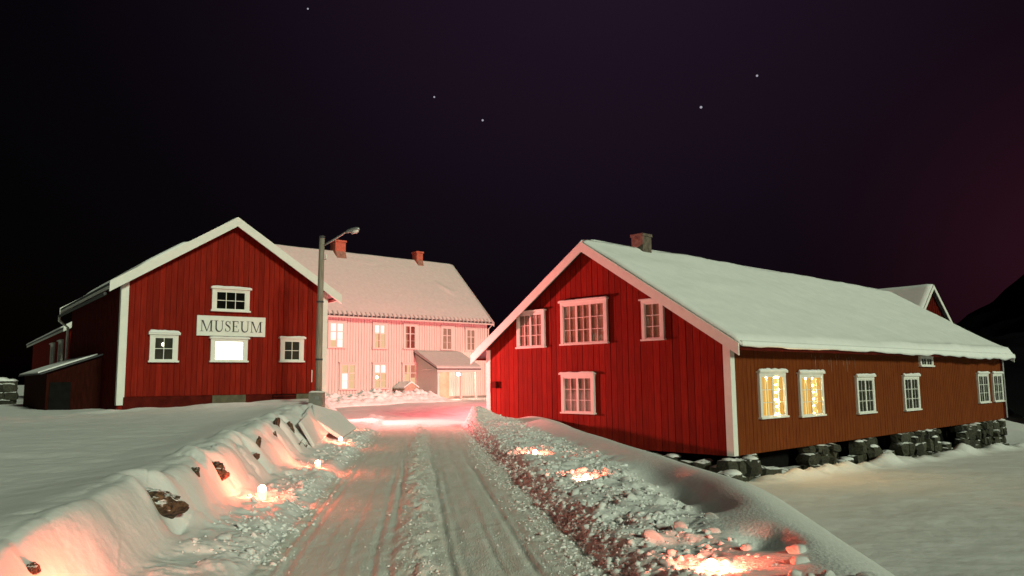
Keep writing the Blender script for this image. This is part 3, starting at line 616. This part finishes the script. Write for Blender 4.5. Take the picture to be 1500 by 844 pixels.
for i in range(n):
    l_ = -.2 + (wh.L + .4) * i / (n - 1); z_ = wh.H - .40 * wh.sl + .075
    tb.tube([wh.M(-.46, l_, z_ - .035), wh.M(-.2, l_, z_ + .235)], .05, 6)
to = tb.build('eave_tiles', mat('snowy_tile', (.50, .44, .42), .8, var=.2), wh.root); to['kind'] = 'stuff'
MB().tube([wh.M(-.47, -.25, 4.86), wh.M(-.47, wh.L, 4.86)], .055, 8).build('gutter', cream, wh.root)
MB().tube([wh.M(-.47, -.15, 4.85), wh.M(-.08, -.1, 4.55), wh.M(-.08, -.1, .3)], .05, 8).build('downpipe', cream, wh.root)
corner_board(wh, 0, 0, cream, .18, z0=.0)
MB().box(-.1, wh.L, .004, .05, -.2, .12, wh.wall('near')).build('plinth', concrete, wh.root)
def ww(a0, a1, z0, z1, back, lab=None, extra=None): return window(wh, 'near', -a1, -a0, z0, z1, 2, 1, (1, 1, 1.05), trim=cream, back=back, style='transom', tw=.13, label=lab, extra=extra)
def drape(m_, u0, u1, v0=0., v1=1.):
    def f(Wm, o, a0, a1, z0, z1, p):
        MB().box(a0 + (a1 - a0) * u0, a0 + (a1 - a0) * u1, p - .021, p - .015, z0 + (z1 - z0) * v0, z0 + (z1 - z0) * v1, Wm).build('curtain', m_, o)
    return f
def many(*fs): return lambda *a: [f(*a) for f in fs]
ww(-11.9, -10.77, 3.05, 4.66, lit_house, 'bright upper window beside the museum eave', drape(lit_house2, .55, .95, 0, .3))
ww(-8.94, -7.90, 3.05, 4.66, lit_house2, 'lit upper window with amber and red drapes', many(drape(lit_house, .1, .95, .62, 1), drape(lit_house3, .45, .62, 0, .62)))
ww(-6.74, -5.71, 3.08, 4.68, curtain, 'upper window with a half drawn curtain', drape(mat('deep_red_drape', (.25, .06, .05), .9, var=.2), .1, .75)); ww(-3.86, -2.87, 3.07, 4.64, curtain); ww(-1.86, -.93, 3.05, 4.6, curtain)
ww(-11.13, -9.96, .64, 2.26, lit_house2, 'lit ground floor window, bright in its lower corner', drape(lit_house, .52, 1, 0, .64))
def lampball(Wm, o, a0, a1, z0, z1, p): ball('lamp_shade', .09, bulb_w, o, Wm(a0 + (a1 - a0) * .78, p - .0, z0 + (z1 - z0) * .46), (1, .25, 1))
ww(-8.92, -7.83, .66, 2.26, lit_house2, 'lit ground floor window with a round lamp', many(drape(lit_house, 0, 1, .66, 1), lampball))
ww(-6.80, -5.65, .62, 2.27, lit_house2, 'lit ground floor window with red drapes beside the porch', many(drape(lit_house3, .08, .42, .45, 1), drape(lit_house3, .75, .95, .6, 1), drape(lit_house, .2, .5, 0, .2)))
for (l0, l1, g0, g1, zt) in ((8.62, 9.36, 3.85, 4.55, 10.22), (2.50, 3.02, 3.9, 4.45, 10.12)):
    ch = MB().box(g0, g1, l0, l1, 8.6, zt - .12, wh.M).build('chimney', brick, wh.root)
    MB().box(g0 - .05, g1 + .05, l0 - .05, l1 + .05, zt - .116, zt, wh.M).build('chimney_cap', brick, ch)
    MB().hexa([wh.M(g0 - .34, l0 + .02, 8.62), wh.M(g0 - .34, l1 - .02, 8.62), wh.M(g0 - .012, l1 - .02, 8.5), wh.M(g0 - .012, l0 + .02, 8.5), wh.M(g0 - .16, l0 + .02, 9.12), wh.M(g0 - .16, l1 - .02, 9.12), wh.M(g0 - .012, l1 - .02, 9.5), wh.M(g0 - .012, l0 + .02, 9.5)]).build('chimney_flashing', MATS.get('rusty_sheet') or mat('rusty_sheet', (.24, .13, .09), .7, var=.35, scale=9), ch)
# porch
pr = empty('porch', (0, 0, 0), 0, wh.root); PW = wh.wall('near')
PD = 2.35
MB().box(5.70, 5.76, .08, PD - .03, -.1, 1.80, PW).build('porch_side_wall', white, pr)
MB().prism([(.08, 1.81), (PD - .03, 1.81), (.08, 2.80)], 5.698, 5.758, lambda a, b, c: PW(b, a, c)).build('porch_side_gable', white, pr)
MB().prism([(.03, 2.86), (PD + .18, 1.78), (PD + .18, 1.86), (.03, 2.94)], 2.55, 5.95, lambda a, b, c: PW(b, a, c)).build('porch_roof', slate, pr)
MB().prism([(.03, 2.945), (PD + .19, 1.865), (PD + .2, 1.92), (PD + .1, 2.02), (1.3, 2.56), (.5, 2.94), (.03, 3.04)], 2.53, 5.97, lambda a, b, c: PW(b, a, c)).build('porch_snow', dimmed_thin_snow, pr)
MB().box(2.58, 5.92, PD + .08, PD + .13, 1.64, 1.77, PW).build('fascia', cream, pr)
for a_ in (2.70, 3.9, 5.63): MB().box(a_, a_ + .11, PD - .14, PD - .032, -.1, 1.70, PW).build('post', cream, pr)
MB().box(3.2, 4.2, .03, .08, .0, 1.95, PW).build('door', mat('door_paint', (.45, .33, .25), .6, var=.1), pr)
pl = ball('porch_lamp', .10, porch_m, pr, PW(3.75, 1.75, 1.52)); MB().box(3.72, 3.78, 1.72, 1.78, 1.61, 2.05, PW).build('lamp_stem', slate, pr)
# cellar hatch against the facade
ch = empty('cellar_hatch', wh.root.matrix_basis @ Vector(PW(6.95, .75, 0)), R_(41.67)); tag(ch, 'small pale gabled hatch box with a snowy lid below the porch window', 'hatch')
MB().box(-.45, .45, -.45, .45, -.2, .62).build('hatch_box', cream, ch)
MB().prism([(-.55, .60), (.55, .60), (.50, .68), (0, 1.02), (-.50, .68)], -.55, .55).build('hatch_lid', MATS['door_paint'], ch)
MB().prism([(-.56, .69), (0, 1.03), (.56, .69), (.52, .78), (0, 1.12), (-.52, .78)], -.56, .56).build('lid_snow', snow, ch)

# ================================================================== other houses
fr_h = House('red_wing_house', 'low red house with two white windows behind the museum lean-to', 'house', (-18.7, 33.0, .9), R_(36.0), 4.6, 17, 3.2, 1.4, lambda g, l, z: Vector((g, l, z)), go=.3, eo=.3)
body(fr_h, red, -.4); side_boards(fr_h, red, .22, .13, 'near', .02); roof(fr_h, slate, white, .16); roof_snow(fr_h, 0, lambda u, l: .05 + 0 * u, 8, 20); roof_snow(fr_h, 1, lambda u, l: .05 + 0 * u, 8, 20)
for a0 in (2.2, 5.4): window(fr_h, 'near', a0, a0 + 1.3, 1.0, 2.7, 2, 1, (1, 1, 1), back=curtain)
rg = House('red_gable_house', 'red house showing only its snowy roof and white gable boards over the long roof', 'house', (27.4, 53.3, -.6), R_(38), 5.6, 9, 5.6, 2.85, lambda g, l, z: Vector((g, l, z)), go=.3, eo=.35)
body(rg, red, -1.5); gable_boards(rg, darkred, .3, .18); roof(rg, slate, white, .26); roof_snow(rg, 0, lambda u, l: .08 + .04 * fbm(u * 3, l, 96), 14, 24); roof_snow(rg, 1, lambda u, l: .08 + 0 * u, 8, 12)
# low stone wall far left
sw_ = empty('stone_wall', (-22.2, 31.5, .8), R_(14)); tag(sw_, 'low dark stone wall capped with snow at the far left of the field', 'wall')
MB().box(-9, 2.0, -.22, .22, -.3, .95).build('wall_core', stone, sw_)
snow_strip(lambda a, o, z: Vector((a, o, z)), -9, 2.0, -.3, .3, .95, .14, 3.0, sw_)
for i in range(24):
    for z in (.05, .36, .68):
        o = link('stone', random.choice(STONES), sw_, (-8.9 + i * .46 + random.uniform(-.06, .06) + (.2 if z > .3 else 0), -.22, z)); o.scale = (.25, .14, .17); o.rotation_euler = (0, 0, random.uniform(-.2, .2))

# ================================================================== lamp pole
lp = empty('street_lamp', (-5.69, 23.0, hz(-5.69, 23.0) - .02)); tag(lp, 'unlit street lamp on a weathered wooden pole in front of the museum corner', 'street lamp')
b0 = lp.location.z; Pz = 5.86 - b0
MB().tube([(0, 0, .0), (-.01, 0, 1.6), (.0, 0, 3.2), (.02, 0, Pz)], [.105, .10, .09, .08], 14).build('pole', wood, lp, smooth=True)
MB().tube([(.02, 0, Pz), (.02, 0, Pz + .07)], [.092, .088], 14).build('pole_cap', slate, lp)
MB().tube([(.08, -.02, Pz - .22), (.35, -.10, Pz - .09), (.75, -.28, Pz + .10), (.84, -.31, Pz + .13)], .028, 8).build('arm', metal, lp, smooth=True)
hd = MB().tube([(.80, -.30, Pz + .115), (.86, -.32, Pz + .14), (.98, -.36, Pz + .165), (1.12, -.41, Pz + .185), (1.20, -.44, Pz + .19), (1.23, -.45, Pz + .19)], [.03, .052, .066, .066, .048, .016], 12).build('lamp_head', metal, lp, smooth=True)
MB().tube([(.98, -.36, Pz + .10), (1.10, -.40, Pz + .115), (1.19, -.435, Pz + .135)], [.055, .065, .035], 10).build('lamp_glass', lampglass, hd, smooth=True)
MB().tube([(.16, -.04, Pz - .62), (.16, -.04, Pz - .50)], [.03, .025], 8).build('insulator', white, lp); MB().tube([(.05, 0, Pz - .66), (.16, -.04, Pz - .64)], .012, 6).build('hook', metal, lp)
for z in (1.35, 3.05): MB().tube([(-.005, 0, z), (-.005, 0, z + .05)], .108, 14).build('band', slate, lp)
MB().box(-.20, .20, -.34, -.02, -.3, .42).build('footing', concrete, lp); snow_strip(lambda a, o, z: Vector((a, o, z)), -.2, .2, -.34, -.02, .42, .05, 2.0, lp)
MB().box(-.02, .10, -.347, -.341, .22, .30).build('number_plate', metal, lp)

# ================================================================== unseen floodlight added behind the museum for the rosy light in the yard
FX, FY = -8.5, 30.5
fl = empty('added_floodlight_mast', (FX, FY, hz(FX, FY))); tag(fl, 'added unseen floodlight on a short mast beside the rear wall of the museum', 'floodlight')
MB().tube([(0, 0, 0), (0, 0, 1.15)], .04, 10).build('mast', metal, fl); MB().box(-.2, .2, -.2, .2, .0, .03).build('base', metal, fl)
for z_, e_w, tgt, cone in ((1.3, 11500, (0.5, 28.5, 3.6), 114),):
    hd = MB().box(-.17, .17, -.12, -.05, z_ - .12, z_ + .12).build('lamp_housing', slate, fl)
    fl_d = bpy.data.lights.new('added_floodlight_glow', 'SPOT'); fl_d.energy = e_w; fl_d.color = (1.0, 0.225, 0.21); fl_d.shadow_soft_size = .12; fl_d.spot_size = R_(cone); fl_d.spot_blend = 1.0
    flo = bpy.data.objects.new('added_floodlight_glow', fl_d); COL.objects.link(flo); flo.parent = fl; flo.location = (.20, .16, z_)
    flo.rotation_euler = (Vector(tgt) - (fl.location + flo.location)).to_track_quat('-Z', 'Y').to_euler()
# unseen lamp added on the long house's rear wall to light the white house
FW = rh.wall('far')
yl = MB().box(6.9, 7.1, .0, .10, 2.35, 2.55, FW).box(6.97, 7.03, .10, .34, 2.50, 2.54, FW).build('added_yard_lamp', slate, rh.root)
yd = bpy.data.lights.new('added_yard_lamp_glow', 'POINT'); yd.energy = 12000; yd.color = (1.0, 0.24, 0.24); yd.shadow_soft_size = .10
yo = bpy.data.objects.new('added_yard_lamp_glow', yd); COL.objects.link(yo); yo.parent = rh.root; yo.location = FW(7.0, .55, 2.45)

# ================================================================== candles along the road
cup_b = MB().tube([(0, 0, -.08), (0, 0, .0), (0, 0, .045), (0, 0, .05)], [.035, .042, .05, .046], 14); cup_me = cup_b.mesh('cup', redcup, True)
fl_me = MB().tube([(0, 0, .050), (0, 0, .058), (0, 0, .075), (0, 0, .095), (0, 0, .112), (0, 0, .122)], [.022, .034, .041, .039, .026, .006], 14).mesh('flame', flame_m, True)
rim_me = MB().tube([(0, 0, .048), (0, 0, .054)], [.052, .052], 14, cap=False).mesh('rim', metal, True)
cand = [((-3.17, 10.03), 'burning candle in the snow below the largest brown rock', 1.15), ((-3.38, 13.7), 'burning candle on the left verge, second along the stone bank', 1.0), ((-4.14, 18.97), 'burning candle at the foot of the tilted snow slabs', 1.0), ((-4.95, 24.0), 'burning candle farthest up the left verge near the lamp pole', 1.0), ((-2.62, 5.22), 'burning candle at the lower left edge of the picture', 1.0),
        ((.40, 15.1), 'burning candle farthest up the right snow bank', 1.15), ((1.03, 11.45), 'burning candle in the middle of the right snow bank', 1.2), ((1.45, 5.95), 'burning candle nearest the camera on the right snow bank', 1.1)]
for (cx_, cy_2), lab, s_ in cand:
    c = empty('candle', (cx_, cy_2, hz(cx_, cy_2) + (.03 if cx_ < 0 else -.01))); tag(c, lab, 'candle', 'candles set in the snow along the road'); c.scale = (s_, s_, s_)
    link('cup', cup_me, c); link('rim', rim_me, c); link('flame', fl_me, c)

# ================================================================== rocks in the left bank, snow slabs
ROCKS = []
def rugged(k):
    bm = bmesh.new(); bmesh.ops.create_icosphere(bm, subdivisions=4, radius=1); V = np.array([v.co[:] for v in bm.verts]); F = np.array([[v.index for v in f.verts] for f in bm.faces]); bm.free()
    r = np.random.default_rng(k)
    for i in range(9):
        n_ = r.normal(size=3); n_ /= np.linalg.norm(n_); d = r.uniform(.5, .85); s_ = V @ n_; V = V - np.outer(np.clip(s_ - d, 0, None) * .9, n_)
    a, b_ = np.arctan2(V[:, 1], V[:, 0]), V[:, 2]
    f_ = fbm(V[:, 0] * 2.6 + k, V[:, 2] * 2.6 + V[:, 1] * 1.7, k, 5) - .5; g_ = worley(V[:, 0] * 2.2 + k, V[:, 2] * 2.2 + V[:, 1], k)[0] - .4
    V = V * (1 + .55 * f_ - .22 * g_)[:, None]
    return npmesh('rock', V, F, rock_m, smooth=False)
for i in range(9): ROCKS.append(rugged(300 + i))
rk = [(-3.28, 7.67, .44, (.20, .20, .15), 'largest brown rock showing through the snow of the left bank'), (-3.60, 10.04, .48, (.15, .16, .12), 'brown rock half buried in the left bank beside the largest one'), (-3.55, 8.95, .60, (.05, .06, .06), 'sliver of dark rock between the two large brown rocks'),
      (-3.90, 12.03, .46, (.12, .14, .10), 'squarish brown rock leaning out of the left bank'), (-4.02, 12.45, .58, (.06, .08, .16), 'upright brown rock edge above the squarish rock'), (-4.20, 14.3, .50, (.09, .12, .16), 'dark rock with a snowy hollow in the left bank'),
      (-4.40, 15.3, .68, (.08, .10, .22), 'tall narrow dark rock near the top of the left bank'), (-4.55, 16.45, .56, (.09, .12, .24), 'tall dark rock nearest the snow slabs'), (-2.95, 5.05, .45, (.045, .045, .045), 'small brown stone at the lower left of the bank')]
for i, (x_, y_, z_, s_, lab) in enumerate(rk):
    o = link('rock', ROCKS[i])
    while hz(x_, y_) > z_ + .02 and x_ < -2.3: x_ += .01
    while hz(x_, y_) < z_ - .02 and x_ > -5.5: x_ -= .01
    o.location = (x_ - .03, y_, z_ - .01); o.scale = [v * 1.28 for v in s_]; o.rotation_euler = (random.uniform(-.25, .25), random.uniform(-.25, .25), random.uniform(-.4, .4)); tag(o, lab, 'rock', 'rocks in the left bank')
def slab(name, pts, th, lab, m=snow):
    b = MB(); n = len(pts); nn = (Vector(pts[1]) - Vector(pts[0])).cross(Vector(pts[2]) - Vector(pts[0])).normalized() * th; k = len(b.v)
    b.v = [tuple(p) for p in pts] + [tuple(Vector(p) - nn) for p in pts]; b.f = [tuple(range(n)), tuple(range(2 * n - 1, n - 1, -1))] + [(i, (i + 1) % n, n + (i + 1) % n, n + i) for i in range(n)]
    o = b.build(name, m); md = o.modifiers.new('round', 'BEVEL'); md.width = .03; md.segments = 3; tag(o, lab, 'snow slab', 'tilted slabs by the lamp pole'); return o
slab('snow_slab', [(-4.45, 17.9, .18), (-5.0, 18.6, .80), (-5.35, 20.4, .92), (-4.75, 20.3, .30)], .10, 'tilted snow covered slab nearest the pole footing')
slab('snow_slab', [(-4.35, 19.8, .15), (-4.95, 19.4, .62), (-5.3, 20.6, .95), (-5.05, 22.4, .70), (-4.5, 22.4, .22)], .10, 'longer tilted snow slab reaching towards the farthest candle')
slab('snow_slab', [(-4.22, 16.6, .22), (-4.62, 16.9, .72), (-4.80, 18.2, .86), (-4.42, 18.0, .22)], .08, 'smaller leaning snow slab beside the tall dark rock')
# dry stalks by the tall rock
for i, (x_, y_) in enumerate(((-4.22, 15.6), (-4.25, 16.2))):
    st = empty('dry_plant', (x_, y_, hz(x_, y_) - .02)); tag(st, ('dry brown plant at the foot of the tall dark rock', 'dry brown plant beside the leaning snow slab')[i], 'plant')
    for k in range(5):
        a = random.uniform(0, 6.28); h_ = random.uniform(.06, .14); MB().tube([(0, 0, 0), (.04 * math.cos(a), .04 * math.sin(a), h_ * .6), (.11 * math.cos(a), .11 * math.sin(a), h_)], [.008, .006, .003], 5).build('stalk', twig_m, st)

# ================================================================== snow lumps
def ico(sub_):
    bm = bmesh.new(); bmesh.ops.create_icosphere(bm, subdivisions=sub_, radius=1); V = np.array([v.co[:] for v in bm.verts]); F = np.array([[v.index for v in f.verts] for f in bm.faces]); bm.free(); return V, F
IV, IF = ico(1); IV2, IF2 = ico(2)
def lumpvar(V, k, amt):
    r = np.random.default_rng(k); W = V * np.array([1, 1, .6])
    for i in range(10):                        # chop with random planes: broken snow crust
        n_ = r.normal(size=3); n_ /= np.linalg.norm(n_); d = r.uniform(.32, .75); s_ = W @ n_; W = W - np.outer(np.clip(s_ - d, 0, None), n_)
    return W + r.normal(size=V.shape) * amt
VAR = [lumpvar(IV, i, .10) for i in range(14)]
def scatter(name, xs, ys, sizes, m, sink=-.03, label=None):
    n = len(xs); zs = terrain(xs, ys); nv, nf = len(IV), len(IF); V = np.zeros((n, nv, 3)); F = np.zeros((n, nf, 3), int)
    ang_ = rng.uniform(0, 6.28, n); til = rng.normal(0, .35, (n, 2)); st = rng.uniform(.75, 1.35, (n, 3))
    for i in range(n):
        W = VAR[i % 14] * st[i] * sizes[i]; c, s_ = math.cos(ang_[i]), math.sin(ang_[i])
        x_ = W[:, 0] * c - W[:, 1] * s_; y_ = W[:, 0] * s_ + W[:, 1] * c; z_ = W[:, 2] + x_ * til[i, 0] * .6 + y_ * til[i, 1] * .6
        V[i] = np.stack([x_ + xs[i], y_ + ys[i], z_ + zs[i] + sizes[i] * sink], -1); F[i] = IF + i * nv
    o = link(name, npmesh(name, V.reshape(-1, 3), F.reshape(-1, 3), m, smooth=False)); tag(o, label, kind='stuff'); return o
def clear(xs, ys, extra=.0):
    ok = np.ones(len(xs), bool)
    for (a, b_), _, _ in cand: ok &= np.hypot(xs - a, (ys - b_) * .8) > .13 + extra
    return ok
def alongroad(n, t0, t1, y0, y1, power=1.6):
    u = rng.uniform(0, 1, n); ys = y0 + (y1 - y0) * u ** power; ts = rng.uniform(t0, t1, n); return road_x(ys) + ts, ys, ts
# right bank
xs, ys, ts = alongroad(12000, 1.54, 3.3, 4.2, 27, 1.7)
dens = (1 - S(tcr_(ys) - .95, tcr_(ys) - .35, ts + .5 * (fbm(xs * .8, ys * .8, 117) - .5))) * (.35 + .65 * S(.35, .6, fbm(xs * 1.3, ys * 1.3, 111))); k = (rng.uniform(0, 1, len(xs)) < dens) & clear(xs, ys)
xs, ys = xs[k], ys[k]; sz = np.clip(rng.lognormal(-3.95, .55, len(xs)), .008, .075)
scatter('snow_chunks', xs, ys, sz, snow, label='loose broken snow chunks covering the right snow bank')
xs, ys, ts = alongroad(2600, 1.46, 1.68, 4.4, 27, 1.8)
scatter('snow_chunks', xs, ys, np.clip(rng.lognormal(-3.9, .5, len(xs)), .010, .06), snow, label='broken snow lumps along the cut edge of the right snow bank')
# chips at the foot of the right bank and on the road
xs, ys, ts = alongroad(6500, .85, 1.52, 4.6, 26, 1.8); k = rng.uniform(0, 1, len(xs)) < S(.9, 1.4, ts); xs, ys = xs[k], ys[k]
scatter('snow_crumbs', xs, ys, np.clip(rng.lognormal(-4.5, .55, len(xs)), .005, .04), snow, label='small snow crumbs along the right edge of the road')
xs, ys, ts = alongroad(5200, -.5, .4, 4.6, 26, 1.8); k = rng.uniform(0, 1, len(xs)) < np.exp(-((ts + .06) / .2) ** 2); xs, ys = xs[k], ys[k]
scatter('snow_crumbs', xs, ys, np.clip(rng.lognormal(-4.75, .5, len(xs)), .004, .026), snow, label='snow crumbs along the middle ridge of the road')
xs, ys, ts = alongroad(5200, -2.2, -1.25, 4.6, 25, 1.7); k = (rng.uniform(0, 1, len(xs)) < (.25 + .75 * np.exp(-((ts + 1.6) / .28) ** 2)) * S(.3, .55, fbm(xs * 1.5, ys * 1.5, 113))) & clear(xs, ys); xs, ys = xs[k], ys[k]
scatter('snow_chunks', xs, ys, np.clip(rng.lognormal(-4.0, .6, len(xs)), .007, .07), snow, label='broken snow chunks along the left edge of the road')
xs, ys, ts = alongroad(1800, -1.3, 1.2, 4.6, 22, 1.7)
scatter('snow_crumbs', xs, ys, np.clip(rng.lognormal(-5.0, .45, len(xs)), .003, .018), snow, label='scattered snow crumbs on the packed road')
# ploughed ridge in front of the white house
P0, P1 = np.array((-11.5, 38.2)), np.array((-3.6, 46.4)); pd = (P1 - P0) / np.linalg.norm(P1 - P0); pn = np.array((-pd[1], pd[0])); PL = np.linalg.norm(P1 - P0)
uu = np.linspace(0, PL, 260); vv = np.linspace(-1.5, 1.5, 80); UU, VV = np.meshgrid(uu, vv)
PX = P0[0] + pd[0] * UU + pn[0] * VV; PY = P0[1] + pd[1] * UU + pn[1] * VV
env = np.clip(1 - np.abs(VV / 1.5) ** 1.5, 0, 1) * S(0, .6, UU) * (1 - S(PL - 2.6, PL, UU))
ph = env * (.34 + .30 * fbm(UU * .7, VV * .9, 121)) + env * .35 * (fbm(UU * 2.2, VV * 2.2, 122) - .4) + env * .30 * (1 - worley(UU * 2.6, VV * 2.6, 124)[0] * 1.5) * .5 + env * .16 * (fbm(UU * 7, VV * 7, 123) - .5)
PZ = terrain(PX, PY) + ph - .05 * (env < .02); ii = np.arange(PX.size).reshape(PX.shape)
o = link('snow_ridge', npmesh('snow_ridge', np.stack([PX, PY, PZ], -1).reshape(-1, 3), np.stack([ii[:-1, :-1], ii[:-1, 1:], ii[1:, 1:], ii[1:, :-1]], -1).reshape(-1, 4), snow_rough)); tag(o, 'ploughed ridge of lumpy snow in front of the white house', kind='structure')
# single large lumps
LV = []
for i in range(8):
    W = lumpvar(IV2, 40 + i, .025); LV.append(npmesh('snow_lump', W, IF2, snow_rough, smooth=False))
def lump(x_, y_, s_, lab, grp=None, sc=(1, 1, 1)):
    o = link('snow_lump', random.choice(LV)); o.location = (x_, y_, hz(x_, y_) + s_ * .08); o.scale = (s_ * sc[0], s_ * sc[1], s_ * sc[2]); o.rotation_euler = (random.uniform(-.4, .4), random.uniform(-.4, .4), random.uniform(0, 6)); tag(o, lab, 'snow lump', grp)
lump(2.02, 5.74, .085, 'pink lit snow lump standing right of the nearest candle', None, (1.25, .9, 1)); lump(.98, 6.05, .06, 'pink lit snow lump left of the nearest candle')
xs, ys, ts = alongroad(400, 1.75, 2.9, 5.0, 13, 1.3); k = clear(xs, ys, .15); xs, ys = xs[k][:46], ys[k][:46]
for a, b_ in zip(xs, ys): lump(a, b_, random.uniform(.06, .11), 'large broken snow lump on the right snow bank', 'large snow lumps on the right bank', (1.2, 1, .9))
xs, ys, ts = alongroad(200, -2.2, -1.6, 7, 20, 1.1); k = clear(xs, ys, .2); xs, ys = xs[k][:22], ys[k][:22]
for a, b_ in zip(xs, ys): lump(a, b_, random.uniform(.05, .10), 'snow lump on the left verge below the stone bank', 'snow lumps on the left verge')

# ================================================================== stars
for (x_, z_), s_, lab in (((-151, 563), 1.8, 'faint star above the white house chimney, left of a brighter one'), ((-54.8, 514), 2.1, 'star low over the gap between the houses'), ((380, 536), 2.6, 'brightest star, above the roof of the long house'), ((494.6, 600), 2.2, 'star high on the right of the sky'), ((-406.8, 750.8), 1.8, 'faint star at the top of the sky over the museum')):
    o = ball('star', s_, star_m, None, (x_, 1500, z_)); tag(o, lab, 'star', 'stars in the night sky')
